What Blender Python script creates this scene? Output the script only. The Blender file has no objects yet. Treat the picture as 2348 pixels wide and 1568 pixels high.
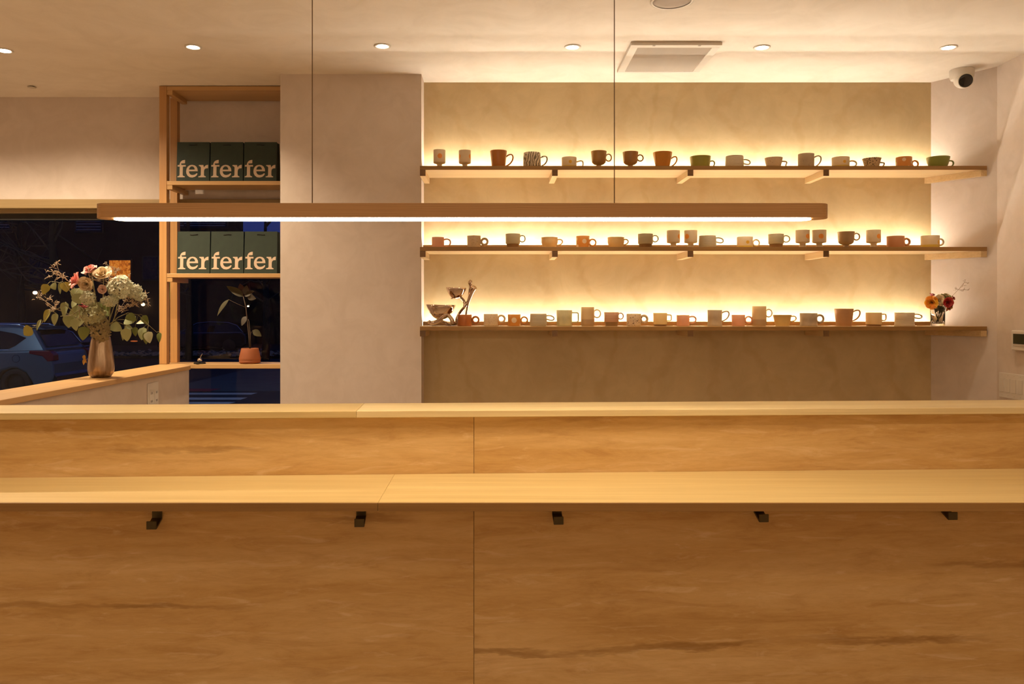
import bpy, bmesh, math, random
from mathutils import Vector, Matrix, noise as mnoise
random.seed(7)
S = bpy.context.scene
COL = S.collection
PI = math.pi

# ------------------------------------------------------------------ camera
F_PX, VX, VY, W_PX, H_PX, CAM_Z = 1864.0, 1140.0, 710.0, 2348.0, 1568.0, 1.40
cam_d = bpy.data.cameras.new('camera')
cam = bpy.data.objects.new('camera', cam_d); COL.objects.link(cam)
cam.location = (0, 0, CAM_Z); cam.rotation_euler = (PI/2, 0, 0)
cam_d.sensor_width = 36.0
cam_d.lens = 36.0*F_PX/W_PX
cam_d.shift_x = (W_PX/2 - VX)/W_PX
cam_d.shift_y = -(H_PX/2 - VY)/W_PX
cam_d.clip_end = 200
S.camera = cam

# ------------------------------------------------------------------ world, exposure
wd = bpy.data.worlds.new('night_sky'); S.world = wd; wd.use_nodes = True
bg = wd.node_tree.nodes['Background']
bg.inputs['Color'].default_value = (0.10, 0.20, 1.0, 1)      # deep dusk blue all around
bg.inputs['Strength'].default_value = 0.13
vs = S.view_settings
vs.view_transform = 'Standard'; vs.look = 'None'; vs.gamma = 1.0; vs.use_curve_mapping = False
vs.exposure = 0.0
S.cycles.max_bounces = 10; S.cycles.diffuse_bounces = 6; S.cycles.glossy_bounces = 4
S.cycles.transmission_bounces = 8; S.cycles.transparent_max_bounces = 8
S.cycles.sample_clamp_indirect = 6.0
S.cycles.caustics_reflective = False; S.cycles.caustics_refractive = False

WARM = (1.0, 0.77, 0.52)          # the colour of every lamp in the room
LED_SHELF = 82.0                  # emission of the cove strips on the wall shelves
LED_PENDANT = 21.0                # emission of the pendant's diffuser
SPOT_W = 18.0                     # each recessed downlight
FLOOR_W = 20.5                    # the downlights over the drink ledge
FILL_GLOBE_W = 20.0                   # each unseen globe added behind the viewer as front fill

def at(x, y, Y):
    """measured place in the photograph + a depth in metres -> a point of the room"""
    return Vector(((x - VX)*Y/F_PX, Y, CAM_Z + (VY - y)*Y/F_PX))

# ------------------------------------------------------------------ helpers
def tag(o, label=None, cat=None, group=None, kind=None):
    if label: o['label'] = label
    if cat: o['category'] = cat
    if group: o['group'] = group
    if kind: o['kind'] = kind
    return o

def empty(name, loc=(0, 0, 0), rz=0.0, label=None, cat=None, group=None, kind=None):
    o = bpy.data.objects.new(name, None); COL.objects.link(o)
    o.empty_display_size = 0.05
    o.location = loc; o.rotation_euler = (0, 0, rz)
    return tag(o, label, cat, group, kind)

class MB:
    def __init__(s): s.v = []; s.f = []; s.sm = []
    def add(s, vs, fs, smooth=False):
        b = len(s.v); s.v += [tuple(p) for p in vs]
        for f in fs: s.f.append(tuple(b+i for i in f)); s.sm.append(smooth)
        return s
    def box(s, x0, x1, y0, y1, z0, z1, M=None):
        vs = [Vector(p) for p in ((x0,y0,z0),(x1,y0,z0),(x1,y1,z0),(x0,y1,z0),(x0,y0,z1),(x1,y0,z1),(x1,y1,z1),(x0,y1,z1))]
        if M is not None: vs = [M @ p for p in vs]
        return s.add(vs, [(0,3,2,1),(4,5,6,7),(0,1,5,4),(1,2,6,5),(2,3,7,6),(3,0,4,7)])
    def prism(s, poly, a0, a1, axis='z', smooth=False):
        n = len(poly)
        def p3(p, a):
            if axis == 'z': return (p[0], p[1], a)
            if axis == 'y': return (p[0], a, p[1])
            return (a, p[0], p[1])
        vs = [p3(p, a0) for p in poly] + [p3(p, a1) for p in poly]
        area = sum(poly[i][0]*poly[(i+1)%n][1]-poly[(i+1)%n][0]*poly[i][1] for i in range(n))
        flip = (area < 0) ^ (axis == 'y') ^ (a1 < a0)
        fs = [tuple(range(n-1, -1, -1)), tuple(range(n, 2*n))]
        s_fs = [(i, (i+1)%n, n+(i+1)%n, n+i) for i in range(n)]
        if flip:
            fs = [f[::-1] for f in fs]; s_fs = [f[::-1] for f in s_fs]
        b = len(s.v); s.v += vs
        for f in fs: s.f.append(tuple(b+i for i in f)); s.sm.append(False)
        for f in s_fs: s.f.append(tuple(b+i for i in f)); s.sm.append(smooth)
        return s
    def lathe(s, prof, seg=28, M=None, smooth=True, wob=None):
        vs = []; fs = []; rows = []
        for k, (r, z) in enumerate(prof):
            if r < 1e-6:
                rows.append([len(vs)]); vs.append(Vector((0, 0, z)))
            else:
                row = []
                for i in range(seg):
                    a = 2*PI*i/seg; rr = r*(wob(a, z) if wob else 1)
                    row.append(len(vs)); vs.append(Vector((rr*math.cos(a), rr*math.sin(a), z)))
                rows.append(row)
        for a, b in zip(rows, rows[1:]):
            for i in range(seg):
                j = (i+1) % seg
                if len(a) == 1 and len(b) == 1: continue
                if len(a) == 1: fs.append((a[0], b[j], b[i]))
                elif len(b) == 1: fs.append((a[i], a[j], b[0]))
                else: fs.append((a[i], a[j], b[j], b[i]))
        if M is not None: vs = [M @ p for p in vs]
        return s.add(vs, fs, smooth)
    def tube(s, pts, rad, seg=8, closed=False, flat=1.0, cap=True, up=None):
        pts = [Vector(p) for p in pts]; n = len(pts)
        if not isinstance(rad, (list, tuple)): rad = [rad]*n
        vs = []; fs = []; prev = None
        for i, p in enumerate(pts):
            if closed: t = pts[(i+1)%n]-pts[(i-1)%n]
            else: t = pts[min(i+1, n-1)]-pts[max(i-1, 0)]
            t.normalize()
            if up is not None:
                u = Vector(up); u = (u - t*u.dot(t)).normalized()
            elif prev is None:
                a = Vector((0, 1, 0)) if abs(t.y) < .9 else Vector((1, 0, 0))
                u = (a - t*a.dot(t)).normalized()
            else:
                u = prev - t*prev.dot(t)
                u = u.normalized() if u.length > 1e-6 else t.orthogonal().normalized()
            prev = u; w = t.cross(u)
            for k in range(seg):
                a = 2*PI*k/seg
                vs.append(p + u*math.cos(a)*rad[i]*flat + w*math.sin(a)*rad[i])
        m = n if closed else n-1
        for i in range(m):
            for k in range(seg):
                fs.append((i*seg+k, i*seg+(k+1)%seg, ((i+1)%n)*seg+(k+1)%seg, ((i+1)%n)*seg+k))
        if not closed and cap:
            fs.append(tuple(range(seg-1, -1, -1))); fs.append(tuple((n-1)*seg+k for k in range(seg)))
        return s.add(vs, fs, True)
    def sphere(s, c, r, seg=16, rings=10, sc=(1, 1, 1), M=None):
        prof = [(r*math.sin(PI*k/rings), -r*math.cos(PI*k/rings)) for k in range(rings+1)]
        prof[0] = (0, -r); prof[-1] = (0, r)
        T = Matrix.Translation(Vector(c)) @ (M or Matrix.Identity(4)) @ Matrix.Diagonal((*sc, 1))
        return s.lathe(prof, seg, T)
    def mesh(s, name):
        me = bpy.data.meshes.new(name); me.from_pydata(s.v, [], s.f)
        me.polygons.foreach_set('use_smooth', s.sm); me.update()
        return me
    def build(s, name, mat, parent=None, bevel=0.0, loc=None, sharp=None):
        me = s.mesh(name)
        bm = bmesh.new(); bm.from_mesh(me)
        bmesh.ops.recalc_face_normals(bm, faces=bm.faces)
        if sharp:
            for e in bm.edges:
                if len(e.link_faces) == 2 and e.calc_face_angle(0) > sharp: e.smooth = False
        bm.to_mesh(me); bm.free()
        if mat is not None: me.materials.append(mat)
        o = bpy.data.objects.new(name, me); COL.objects.link(o)
        if parent is not None: o.parent = parent
        if loc is not None: o.location = loc
        if bevel:
            b = o.modifiers.new('bevel', 'BEVEL'); b.width = bevel; b.segments = 2; b.limit_method = 'ANGLE'
        return o

def link_mesh(name, me, parent=None, M=None):
    o = bpy.data.objects.new(name, me); COL.objects.link(o)
    o.parent = parent
    if M is not None: o.matrix_local = M
    return o

# ------------------------------------------------------------------ materials
def new_mat(name):
    m = bpy.data.materials.new(name); m.use_nodes = True
    nt = m.node_tree; b = nt.nodes['Principled BSDF']
    return m, nt, b
def nd(nt, t, **kw):
    n = nt.nodes.new(t)
    for k, v in kw.items():
        if k in n.inputs: n.inputs[k].default_value = v
        else: setattr(n, k, v)
    return n
def c4(c): return (c[0], c[1], c[2], 1)
def ramp(nt, fac, stops):
    r = nt.nodes.new('ShaderNodeValToRGB'); e = r.color_ramp.elements
    while len(e) < len(stops): e.new(0.5)
    for i, (p, c) in enumerate(stops): e[i].position = p; e[i].color = c4(c)
    nt.links.new(fac, r.inputs['Fac']); return r.outputs['Color']
def coords(nt, scale=(1, 1, 1), kind='Object', loc=(0, 0, 0)):
    tc = nt.nodes.new('ShaderNodeTexCoord'); mp = nt.nodes.new('ShaderNodeMapping')
    mp.inputs['Scale'].default_value = scale; mp.inputs['Location'].default_value = loc
    nt.links.new(tc.outputs[kind], mp.inputs['Vector']); return mp.outputs['Vector']
def bump(nt, b, h, strength=.2, dist=.01):
    n = nt.nodes.new('ShaderNodeBump'); n.inputs['Strength'].default_value = strength
    n.inputs['Distance'].default_value = dist
    nt.links.new(h, n.inputs['Height']); nt.links.new(n.outputs['Normal'], b.inputs['Normal'])
def mix(nt, f, a, b_, kind='MIX'):
    m = nt.nodes.new('ShaderNodeMix'); m.data_type = 'RGBA'; m.blend_type = kind
    for s_, v in ((m.inputs['Factor'], f), (m.inputs['A'], a), (m.inputs['B'], b_)):
        if isinstance(v, (int, float)): s_.default_value = v
        elif isinstance(v, tuple): s_.default_value = c4(v)
        else: nt.links.new(v, s_)
    return m.outputs['Result']
def noise(nt, vec, scale, detail=4, rough=.55, dist=0.0):
    n = nd(nt, 'ShaderNodeTexNoise', Scale=scale, Detail=detail, Roughness=rough, Distortion=dist)
    nt.links.new(vec, n.inputs['Vector']); return n.outputs['Fac']

def plain(name, col, rough=.5, metal=0.0, var=.06, scale=14.0, coat=0.0, spec=None):
    m, nt, b = new_mat(name)
    n = noise(nt, coords(nt), scale, 4)
    lo = tuple(max(0, c*(1-var)) for c in col); hi = tuple(min(1, c*(1+var)) for c in col)
    nt.links.new(ramp(nt, n, [(.3, lo), (.7, hi)]), b.inputs['Base Color'])
    b.inputs['Roughness'].default_value = rough; b.inputs['Metallic'].default_value = metal
    if coat: b.inputs['Coat Weight'].default_value = coat; b.inputs['Coat Roughness'].default_value = .08
    if spec is not None: b.inputs['Specular IOR Level'].default_value = spec
    return m
def emit(name, col, strength, base=.8):
    m, nt, b = new_mat(name)
    b.inputs['Base Color'].default_value = c4((base, base, base))
    b.inputs['Emission Color'].default_value = c4(col)
    b.inputs['Emission Strength'].default_value = strength
    return m
def plaster(name, col, var=.10, sc=1.6, streak=False):
    m, nt, b = new_mat(name)
    v = coords(nt)
    n1 = noise(nt, v, sc, 5, .6, .6); n2 = noise(nt, v, sc*5, 6, .65, 1.2)
    lo = tuple(c*(1-var)*(1-.15*var*i) for i, c in enumerate(col)); hi = tuple(min(.95, c*(1+var*.8)) for c in col)
    a = ramp(nt, n1, [(.32, lo), (.68, hi)])
    bcol = ramp(nt, n2, [(.35, (.90, .89, .87)), (.6, (1, 1, 1))])
    out = mix(nt, .75, a, bcol, 'MULTIPLY')
    if streak:   # faint trowel arcs
        w = nd(nt, 'ShaderNodeTexWave', Scale=1.1, Distortion=14.0, Detail=5.0)
        w.inputs['Detail Scale'].default_value = 1.6
        nt.links.new(v, w.inputs['Vector'])
        s_ = ramp(nt, w.outputs['Fac'], [(.0, (.9, .86, .8)), (.2, (1, 1, 1)), (.9, (1, 1, 1)), (1, (1.0, 1.0, 1.0))])
        out = mix(nt, .55, out, s_, 'MULTIPLY')
    nt.links.new(out, b.inputs['Base Color'])
    b.inputs['Roughness'].default_value = .75; b.inputs['Specular IOR Level'].default_value = .25
    bump(nt, b, n2, .12, .004)
    return m
def wood(name, dark, light, axis=0, rings=1.0, rough=.42, coat=.15, seed=0.0):
    m, nt, b = new_mat(name)
    sc = [26*rings]*3; sc[axis] = .9
    v = coords(nt, tuple(sc), loc=(seed, seed*1.7, seed*.6))
    n1 = noise(nt, v, 1.0, 5, .55, .5)
    sc2 = [160]*3; sc2[axis] = 3.0
    n2 = noise(nt, coords(nt, tuple(sc2)), 1.0, 3, .5)
    sc3 = [3.0]*3; sc3[axis] = .35
    n3 = noise(nt, coords(nt, tuple(sc3), loc=(seed, 3, seed)), 1.0, 3)
    c = ramp(nt, n1, [(.28, dark), (.72, light)])
    fine = ramp(nt, n2, [(.3, (.86, .83, .79)), (.65, (1, 1, 1))])
    c = mix(nt, .8, c, fine, 'MULTIPLY')
    c = mix(nt, .5, c, ramp(nt, n3, [(.3, (.85, .82, .78)), (.7, (1, 1, 1))]), 'MULTIPLY')
    nt.links.new(c, b.inputs['Base Color'])
    b.inputs['Roughness'].default_value = rough; b.inputs['Coat Weight'].default_value = coat
    b.inputs['Coat Roughness'].default_value = .22
    bump(nt, b, n1, .06, .002)
    return m
def cathedral(name, dark, light, seed=0.0):
    """flat-sawn ash: long wavy growth lines"""
    m, nt, b = new_mat(name)
    v = coords(nt, (.9, 1, 9.0), loc=(seed, 0, 0))
    w = nd(nt, 'ShaderNodeTexWave', Scale=9.0, Distortion=11.0, Detail=2.0)
    w.bands_direction = 'Z'; w.inputs['Detail Scale'].default_value = .35
    nt.links.new(v, w.inputs['Vector'])
    n2 = noise(nt, coords(nt, (3, 160, 160)), 1.0, 3)
    c = ramp(nt, w.outputs['Fac'], [(.1, light), (.5, tuple(.65*a+.35*b for a, b in zip(light, dark))), (.95, dark)])
    c = mix(nt, .6, c, ramp(nt, n2, [(.3, (.85, .82, .78)), (.65, (1, 1, 1))]), 'MULTIPLY')
    nt.links.new(c, b.inputs['Base Color']); b.inputs['Roughness'].default_value = .45
    return m
def travertine(name, seed):
    m, nt, b = new_mat(name)
    n1 = noise(nt, coords(nt, (.45, 1, 4.2), loc=(seed, 0, seed*.37)), 1.5, 6, .6, .35)
    n2 = noise(nt, coords(nt, (2.0, 1, 13.0), loc=(seed*2, 0, seed)), 1.6, 9, .72, .9)
    n3 = noise(nt, coords(nt, (16, 16, 90.0), loc=(seed, 0, 0)), 1.0, 6, .7, .6)
    base = ramp(nt, n1, [(.28, (.52, .31, .11)), (.44, (.62, .40, .16)), (.56, (.67, .455, .205)), (.74, (.74, .53, .275))])
    bands = ramp(nt, n2, [(.32, (.74, .64, .52)), (.46, (.92, .88, .82)), (.56, (1, 1, 1)), (.70, (1, 1, 1))])
    c = mix(nt, .75, base, bands, 'MULTIPLY')
    c = mix(nt, .4, c, ramp(nt, n3, [(.3, (.78, .72, .64)), (.6, (1, 1, 1))]), 'MULTIPLY')
    pale = noise(nt, coords(nt, (5.0, 5, 30.0), loc=(seed*3, 0, seed)), 1.2, 6, .65, .9)     # short pale flecks
    f = nt.nodes.new('ShaderNodeMapRange'); f.inputs['From Min'].default_value = .56; f.inputs['From Max'].default_value = .70
    f.inputs['To Max'].default_value = .45
    nt.links.new(pale, f.inputs['Value']); c = mix(nt, f.outputs['Result'], c, (.80, .62, .38))
    # a few thin broken seams along the bedding, only where the patch mask allows
    vein = nd(nt, 'ShaderNodeTexWave', Scale=.9, Distortion=3.2, Detail=7.0)
    vein.bands_direction = 'Z'; vein.inputs['Detail Scale'].default_value = 1.6; vein.inputs['Detail Roughness'].default_value = .72
    nt.links.new(coords(nt, (.30, 1, 1.5), loc=(seed, 0, seed)), vein.inputs['Vector'])
    mask = noise(nt, coords(nt, (.9, 1, 2.5), loc=(seed*5, 0, 0)), 1.6, 3)
    mr = nt.nodes.new('ShaderNodeMapRange'); mr.inputs['From Min'].default_value = .48; mr.inputs['From Max'].default_value = .66; mr.inputs['To Max'].default_value = .75
    nt.links.new(mask, mr.inputs['Value'])
    vm = ramp(nt, vein.outputs['Fac'], [(.0, (.50, .40, .28)), (.022, (1, 1, 1))])
    c = mix(nt, mr.outputs['Result'], c, vm, 'MULTIPLY')
    pit = noise(nt, coords(nt, (14, 14, 55), loc=(seed, 0, 0)), 1.0, 2, .5)
    c = mix(nt, .8, c, ramp(nt, pit, [(.15, (.35, .25, .15)), (.18, (1, 1, 1))]), 'MULTIPLY')
    nt.links.new(c, b.inputs['Base Color'])
    b.inputs['Roughness'].default_value = .5; b.inputs['Specular IOR Level'].default_value = .3
    bump(nt, b, n2, .06, .002)
    return m
def thin_glass(name, tint=(1, 1, 1), ior=1.45):
    m = bpy.data.materials.new(name); m.use_nodes = True
    nt = m.node_tree; nt.nodes.clear()
    out = nt.nodes.new('ShaderNodeOutputMaterial'); mx = nt.nodes.new('ShaderNodeMixShader')
    tr = nt.nodes.new('ShaderNodeBsdfTransparent'); gl = nt.nodes.new('ShaderNodeBsdfGlossy')
    fr = nt.nodes.new('ShaderNodeFresnel'); fr.inputs['IOR'].default_value = ior
    tr.inputs['Color'].default_value = c4(tint); gl.inputs['Roughness'].default_value = .02
    nt.links.new(fr.outputs['Fac'], mx.inputs['Fac']); nt.links.new(tr.outputs[0], mx.inputs[1])
    nt.links.new(gl.outputs[0], mx.inputs[2]); nt.links.new(mx.outputs[0], out.inputs['Surface'])
    return m

M = {}
M['ceiling'] = plaster('ceiling_paint', (.80, .745, .665), .03, .8)
M['plaster'] = plaster('pale_plaster', (.66, .58, .52), .06, 1.2)
M['tan_plaster'] = plaster('tan_lime_plaster', (.575, .46, .275), .13, 1.5, True)
M['floor'] = plain('floor_concrete', (.48, .385, .28), .55, var=.12, scale=3)
M['oak'] = wood('oak_boards', (.48, .28, .105), (.60, .375, .16), 0)
M['oak_y'] = wood('oak_boards_deep', (.48, .28, .105), (.60, .375, .16), 1, seed=2)
M['oak_z'] = wood('oak_posts', (.44, .225, .075), (.55, .31, .115), 2, seed=5)
M['ledge'] = wood('ash_ledge', (.66, .49, .205), (.78, .62, .30), 0, rings=.8, rough=.36, coat=.25, seed=1)
M['ledge2'] = wood('ash_ledge_second', (.68, .51, .215), (.80, .64, .31), 0, rings=.8, rough=.36, coat=.25, seed=9)
M['pendant_wood'] = cathedral('pendant_ash', (.33, .165, .058), (.50, .28, .115), 3.0)
M['stone_a'] = travertine('travertine_a', 2.0)
M['stone_b'] = travertine('travertine_b', 11.3)
M['bartop'] = wood('ash_bar_top', (.57, .42, .18), (.69, .54, .26), 0, rings=.8, rough=.42, coat=0.0, seed=1)  # left board, darker copy where less light is reflected
M['bartop2'] = wood('ash_bar_top_second', (.72, .57, .30), (.84, .71, .42), 0, rings=.8, rough=.42, coat=0.0, seed=9)  # right board, paler copy standing for the shelves' reflected glow
M['pale_oak'] = wood('pale_oak_boards', (.60, .43, .22), (.70, .53, .30), 0, seed=12)
M['pale_oak_y'] = wood('pale_oak_brackets', (.58, .41, .20), (.68, .50, .27), 1, seed=13)
M['end_oak'] = wood('oak_end_grain', (.13, .062, .018), (.19, .095, .03), 0, seed=15)
M['edge_oak'] = wood('ledge_edge_oak', (.27, .135, .032), (.36, .195, .052), 0, seed=7)  # oak darkened to stand for shade on the front edges
M['trim'] = wood('window_trim_wood', (.30, .21, .09), (.38, .27, .13), 0, seed=4)
M['led'] = emit('cove_light', (1.0, .88, .71), LED_SHELF)
M['pendant_led'] = emit('pendant_diffuser', (1.0, .78, .52), LED_PENDANT)
M['lens'] = emit('downlight_lens', (1.0, .86, .66), 40.0)
M['white_plastic'] = plain('white_plastic', (.72, .68, .62), .4, var=.02)
M['white_metal'] = plain('white_metal', (.70, .66, .60), .35, var=.02)
M['black'] = plain('black_gloss', (.012, .011, .010), .12, var=.1)
M['dark_frame'] = plain('dark_window_frame', (.02, .018, .016), .45, var=.1)
M['grille'] = plain('speaker_grille', (.40, .35, .30), .7, var=.05)
M['louvre'] = plain('louvre_beige', (.56, .50, .42), .5, var=.03)
M['vent_dark'] = plain('vent_inside', (.10, .08, .06), .8, var=.05)
M['bronze'] = plain('hook_bronze', (.10, .075, .035), .35, .85, var=.15)
M['cable'] = plain('cable_brown', (.16, .10, .05), .5)
M['glass'] = thin_glass('window_glass', (.93, .94, .95), 1.3)

def wloc(p):
    v = Vector((0, 0, 0))
    while p is not None: v += Vector(p.location); p = p.parent
    return v
def put(mb, name, mat, parent=None, bevel=0.0, sharp=None):
    """geometry given in room coordinates, hung under a parent that is not turned"""
    return mb.build(name, mat, parent, bevel, loc=(-wloc(parent) if parent is not None else None), sharp=sharp)
def wall(name, mb, mat, label, cat='wall'):
    return tag(put(mb, name, mat), label, cat, kind='structure')

CEIL = 2.605
YB, YP, YW = 4.31, 4.16, 4.61           # shelf wall, pillar face, window wall
XL, XPL, XPR, XR = -4.2, -1.11, -.388, 2.478
# ------------------------------------------------------------------ room shell
wall('floor', MB().box(XL, 2.6, -5.1, 4.76, -.12, 0), M['floor'], 'pale concrete floor of the room', 'floor')
wall('ceiling', MB().box(XL-.1, 2.62, -5.1, 4.78, CEIL, CEIL+.12), M['ceiling'], 'flat white painted ceiling', 'ceiling')
wall('wall_back', MB().box(XPR, 2.30, YB, 4.47, 0, CEIL), M['tan_plaster'], 'tan trowelled plaster wall behind the mug shelves')
wall('wall_pillar', MB().box(XPL, XPR, YP, 4.76, 0, CEIL), M['plaster'], 'broad pale plaster pier between window and mug shelves')
wall('wall_corner', MB().prism([(2.30, YB), (XR, 4.03), (2.6, 4.03), (2.6, 4.47), (2.30, 4.47)], 0, CEIL), M['plaster'],
     'splayed pale plaster wall at the right end of the shelves')
wall('wall_right', MB().box(XR, 2.6, -5.1, 4.03, 0, CEIL), M['plaster'], 'pale plaster wall at the right with switches')
wall('wall_left', MB().box(XL-.1, XL, -5.1, 4.76, 0, CEIL), M['plaster'], 'pale plaster wall far left, outside the picture')
wall('wall_front', MB().box(XL, 2.6, -5.2, -5.1, 0, CEIL), M['plaster'], 'pale plaster wall behind the viewer')
wall('wall_window', MB().box(XL, XPL, YW, 4.76, 2.024, CEIL).box(XL, -3.7, YW, 4.76, 0, 2.024).box(-3.7, XPL, YW, 4.76, 0, .12),
     M['plaster'], 'pale plaster wall above the big window')
# window
win = empty('window_1', (-2.4, 4.66, .12), label='large dark shop window looking onto the night street', cat='window', kind='structure')
put(MB().box(-3.7, XPL, 4.585, 4.66, 1.972, 2.024).box(-3.7, XPL, 4.62, 4.70, 1.950, 1.975), 'window_trim', M['trim'], win, .003)
fr = MB()
fr.box(-3.7, XPL, 4.66, 4.72, 1.915, 1.952).box(-3.7, XPL, 4.66, 4.72, .12, .17).box(-3.7, -3.65, 4.66, 4.72, .17, 1.915)
put(fr, 'window_frame', M['dark_frame'], win)
put(MB().box(-3.65, XPL, 4.69, 4.694, .17, 1.915), 'window_pane', M['glass'], win)

# ------------------------------------------------------------------ counter
SLOPE = .045
cang = math.atan(SLOPE)
counter = empty('bar_counter', (0, 2.45, 0), cang, 'long bar counter clad in tan travertine slabs', 'counter')
def slab(x0, x1, mat):
    o = MB().box(x0, x1, 0, .02, 0.0, 1.078).build('stone_slab', mat, counter, .0015)
    return o
slab(-1.93, -.0705, M['stone_a']); slab(-.0695, 2.36, M['stone_b'])
MB().box(-1.92, 2.35, .021, .165, 0, 1.078).build('counter_back', M['plaster'], counter)
top = empty('bar_ledge', (0, 2.45, 1.0785), cang, 'narrow ash bar ledge running along the crest of the counter', 'ledge')
def topboard(x0, x1, mat):
    return MB().box(x0, x1, -.017, .186, 0, .0205).build('board', mat, top, .002)
topboard(-1.95, -.42, M['bartop']); topboard(-.4196, 2.36, M['bartop2'])
ledge = empty('drink_ledge', (0, 2.45, .8845), 0, 'wide lower ash ledge fixed along the counter front', 'ledge')
def yface(x): return 2.45 + SLOPE*x - .0015
def ledge_board(x0b, x1b, x0f, x1f, mat):
    poly = [(x0b, yface(x0b)), (x0f, 2.0805), (x1f, 2.0805), (x1b, yface(x1b))]
    put(MB().box(x0f, x1f, 2.074, 2.080, .8855, .9068), 'edge_band', M['edge_oak'], ledge, .001)  # front strip with the edge's shade put into its colour
    return put(MB().prism(poly, .8855, .9075), 'board', mat, ledge, .001)
ledge_board(-1.93, -.3075, -1.93, -.3045, M['ledge']); ledge_board(-.307, 2.36, -.304, 2.36, M['ledge2'])

# hooks under the ledge
hook_px = [(376, 'leftmost bronze bag hook under the drink ledge'), (831, 'second bronze bag hook from the left under the ledge'),
           (1277, 'middle bronze bag hook, nearest the stone seam'), (1747, 'second bronze bag hook from the right under the ledge'),
           (2189, 'rightmost bronze bag hook under the drink ledge')]
for hx, lab in hook_px:
    X = (hx-VX)*2.45/F_PX*1.0
    Yf = yface(X)
    r = empty('bag_hook', (X, Yf, .80), cang, lab, 'hook', 'bag hooks under the ledge')
    w = .0145
    pts = [(0, -.002, .075), (0, -.0065, .075)]
    MB().box(-w, w, -.005, -.0003, -.02, .08).build('plate', M['bronze'], r, .001)
    arm = MB().prism([(-.005, -.02), (-.005, -.014), (-.044, -.030), (-.044, -.036)][::-1], -w, w, 'x')
    arm.build('arm', M['bronze'], r)
    MB().box(-w, w, -.049, -.0442, -.037, -.013).build('lip', M['bronze'], r, .0015)

# ------------------------------------------------------------------ pony wall and its ledge
pony = MB().box(-1.79, -1.63, 2.66, 4.30, 0, 1.085)
wall('wall_half', pony, M['plaster'], 'low plaster half wall under the window-side wooden ledge')
sill = tag(put(MB().prism([(-1.81, 2.60), (-1.61, 2.60), (-1.61, 4.27), (-1.70, 4.365), (-1.81, 4.365)], 1.0855, 1.107), 'wall_ledge', M['oak_y'], None, .002),
           'oak ledge capping the half wall under the flower vase', 'ledge')
# double outlet on the half wall
ol = empty('wall_outlet', (-1.63, 3.842, .93), label='ivory double outlet on the half wall below the vase', cat='outlet')
put(MB().box(-1.6299, -1.624, 3.784, 3.90, .925, 1.056), 'plate', M['white_plastic'], ol, .002)
for yy in (3.813, 3.871):
    put(MB().box(-1.6239, -1.621, yy-.017, yy+.017, .955, 1.025), 'socket', M['white_plastic'], ol, .001)
    put(MB().box(-1.6209, -1.6203, yy-.008, yy-.005, .965, .975).box(-1.6209, -1.6203, yy+.005, yy+.008, .965, .975)
        .box(-1.6209, -1.6203, yy-.008, yy-.005, 1.003, 1.013).box(-1.6209, -1.6203, yy+.005, yy+.008, 1.003, 1.013), 'slots', M['black'], ol)['kind'] = 'stuff'

# ------------------------------------------------------------------ window shelf unit
unit = empty('shelf_unit', (-1.45, 4.45, 1.107), label='tall open oak shelf unit between window and plaster pier', cat='shelf unit')
yf0, yf1, yk0, yk1 = 4.37, 4.41, 4.515, 4.555
put(MB().box(-1.817, -1.777, yf0, yf1, 1.1075, CEIL-.002), 'post', M['oak_z'], unit, .0015)
put(MB().box(-1.817, -1.777, yk0, yk1, 1.1075, CEIL-.03), 'post', M['oak_z'], unit, .0015)
for k, (z1, th) in enumerate(((CEIL-.003, .022), (2.092, .0215), (1.595, .0215), (1.107, .0235))):
    put(MB().box(-1.776, XPL-.001, yf0, yk1 if k else 4.60, z1-th, z1), 'board', M['oak'], unit, .0015)
    for x0, x1 in ((-1.776, -1.747), (XPL-.016, XPL-.001)):
        if k == 3 and x0 < -1.5: continue
        put(MB().box(x0, x1, yf0+.002, 4.60 if k else 4.58, z1-th-.0235, z1-th-.0003), 'rail', M['oak_y'], unit, .001)
put(MB().box(-1.817, -1.777, yf0, yk1, 1.0855, 1.1068), 'board', M['oak'], unit, .0015)

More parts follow.
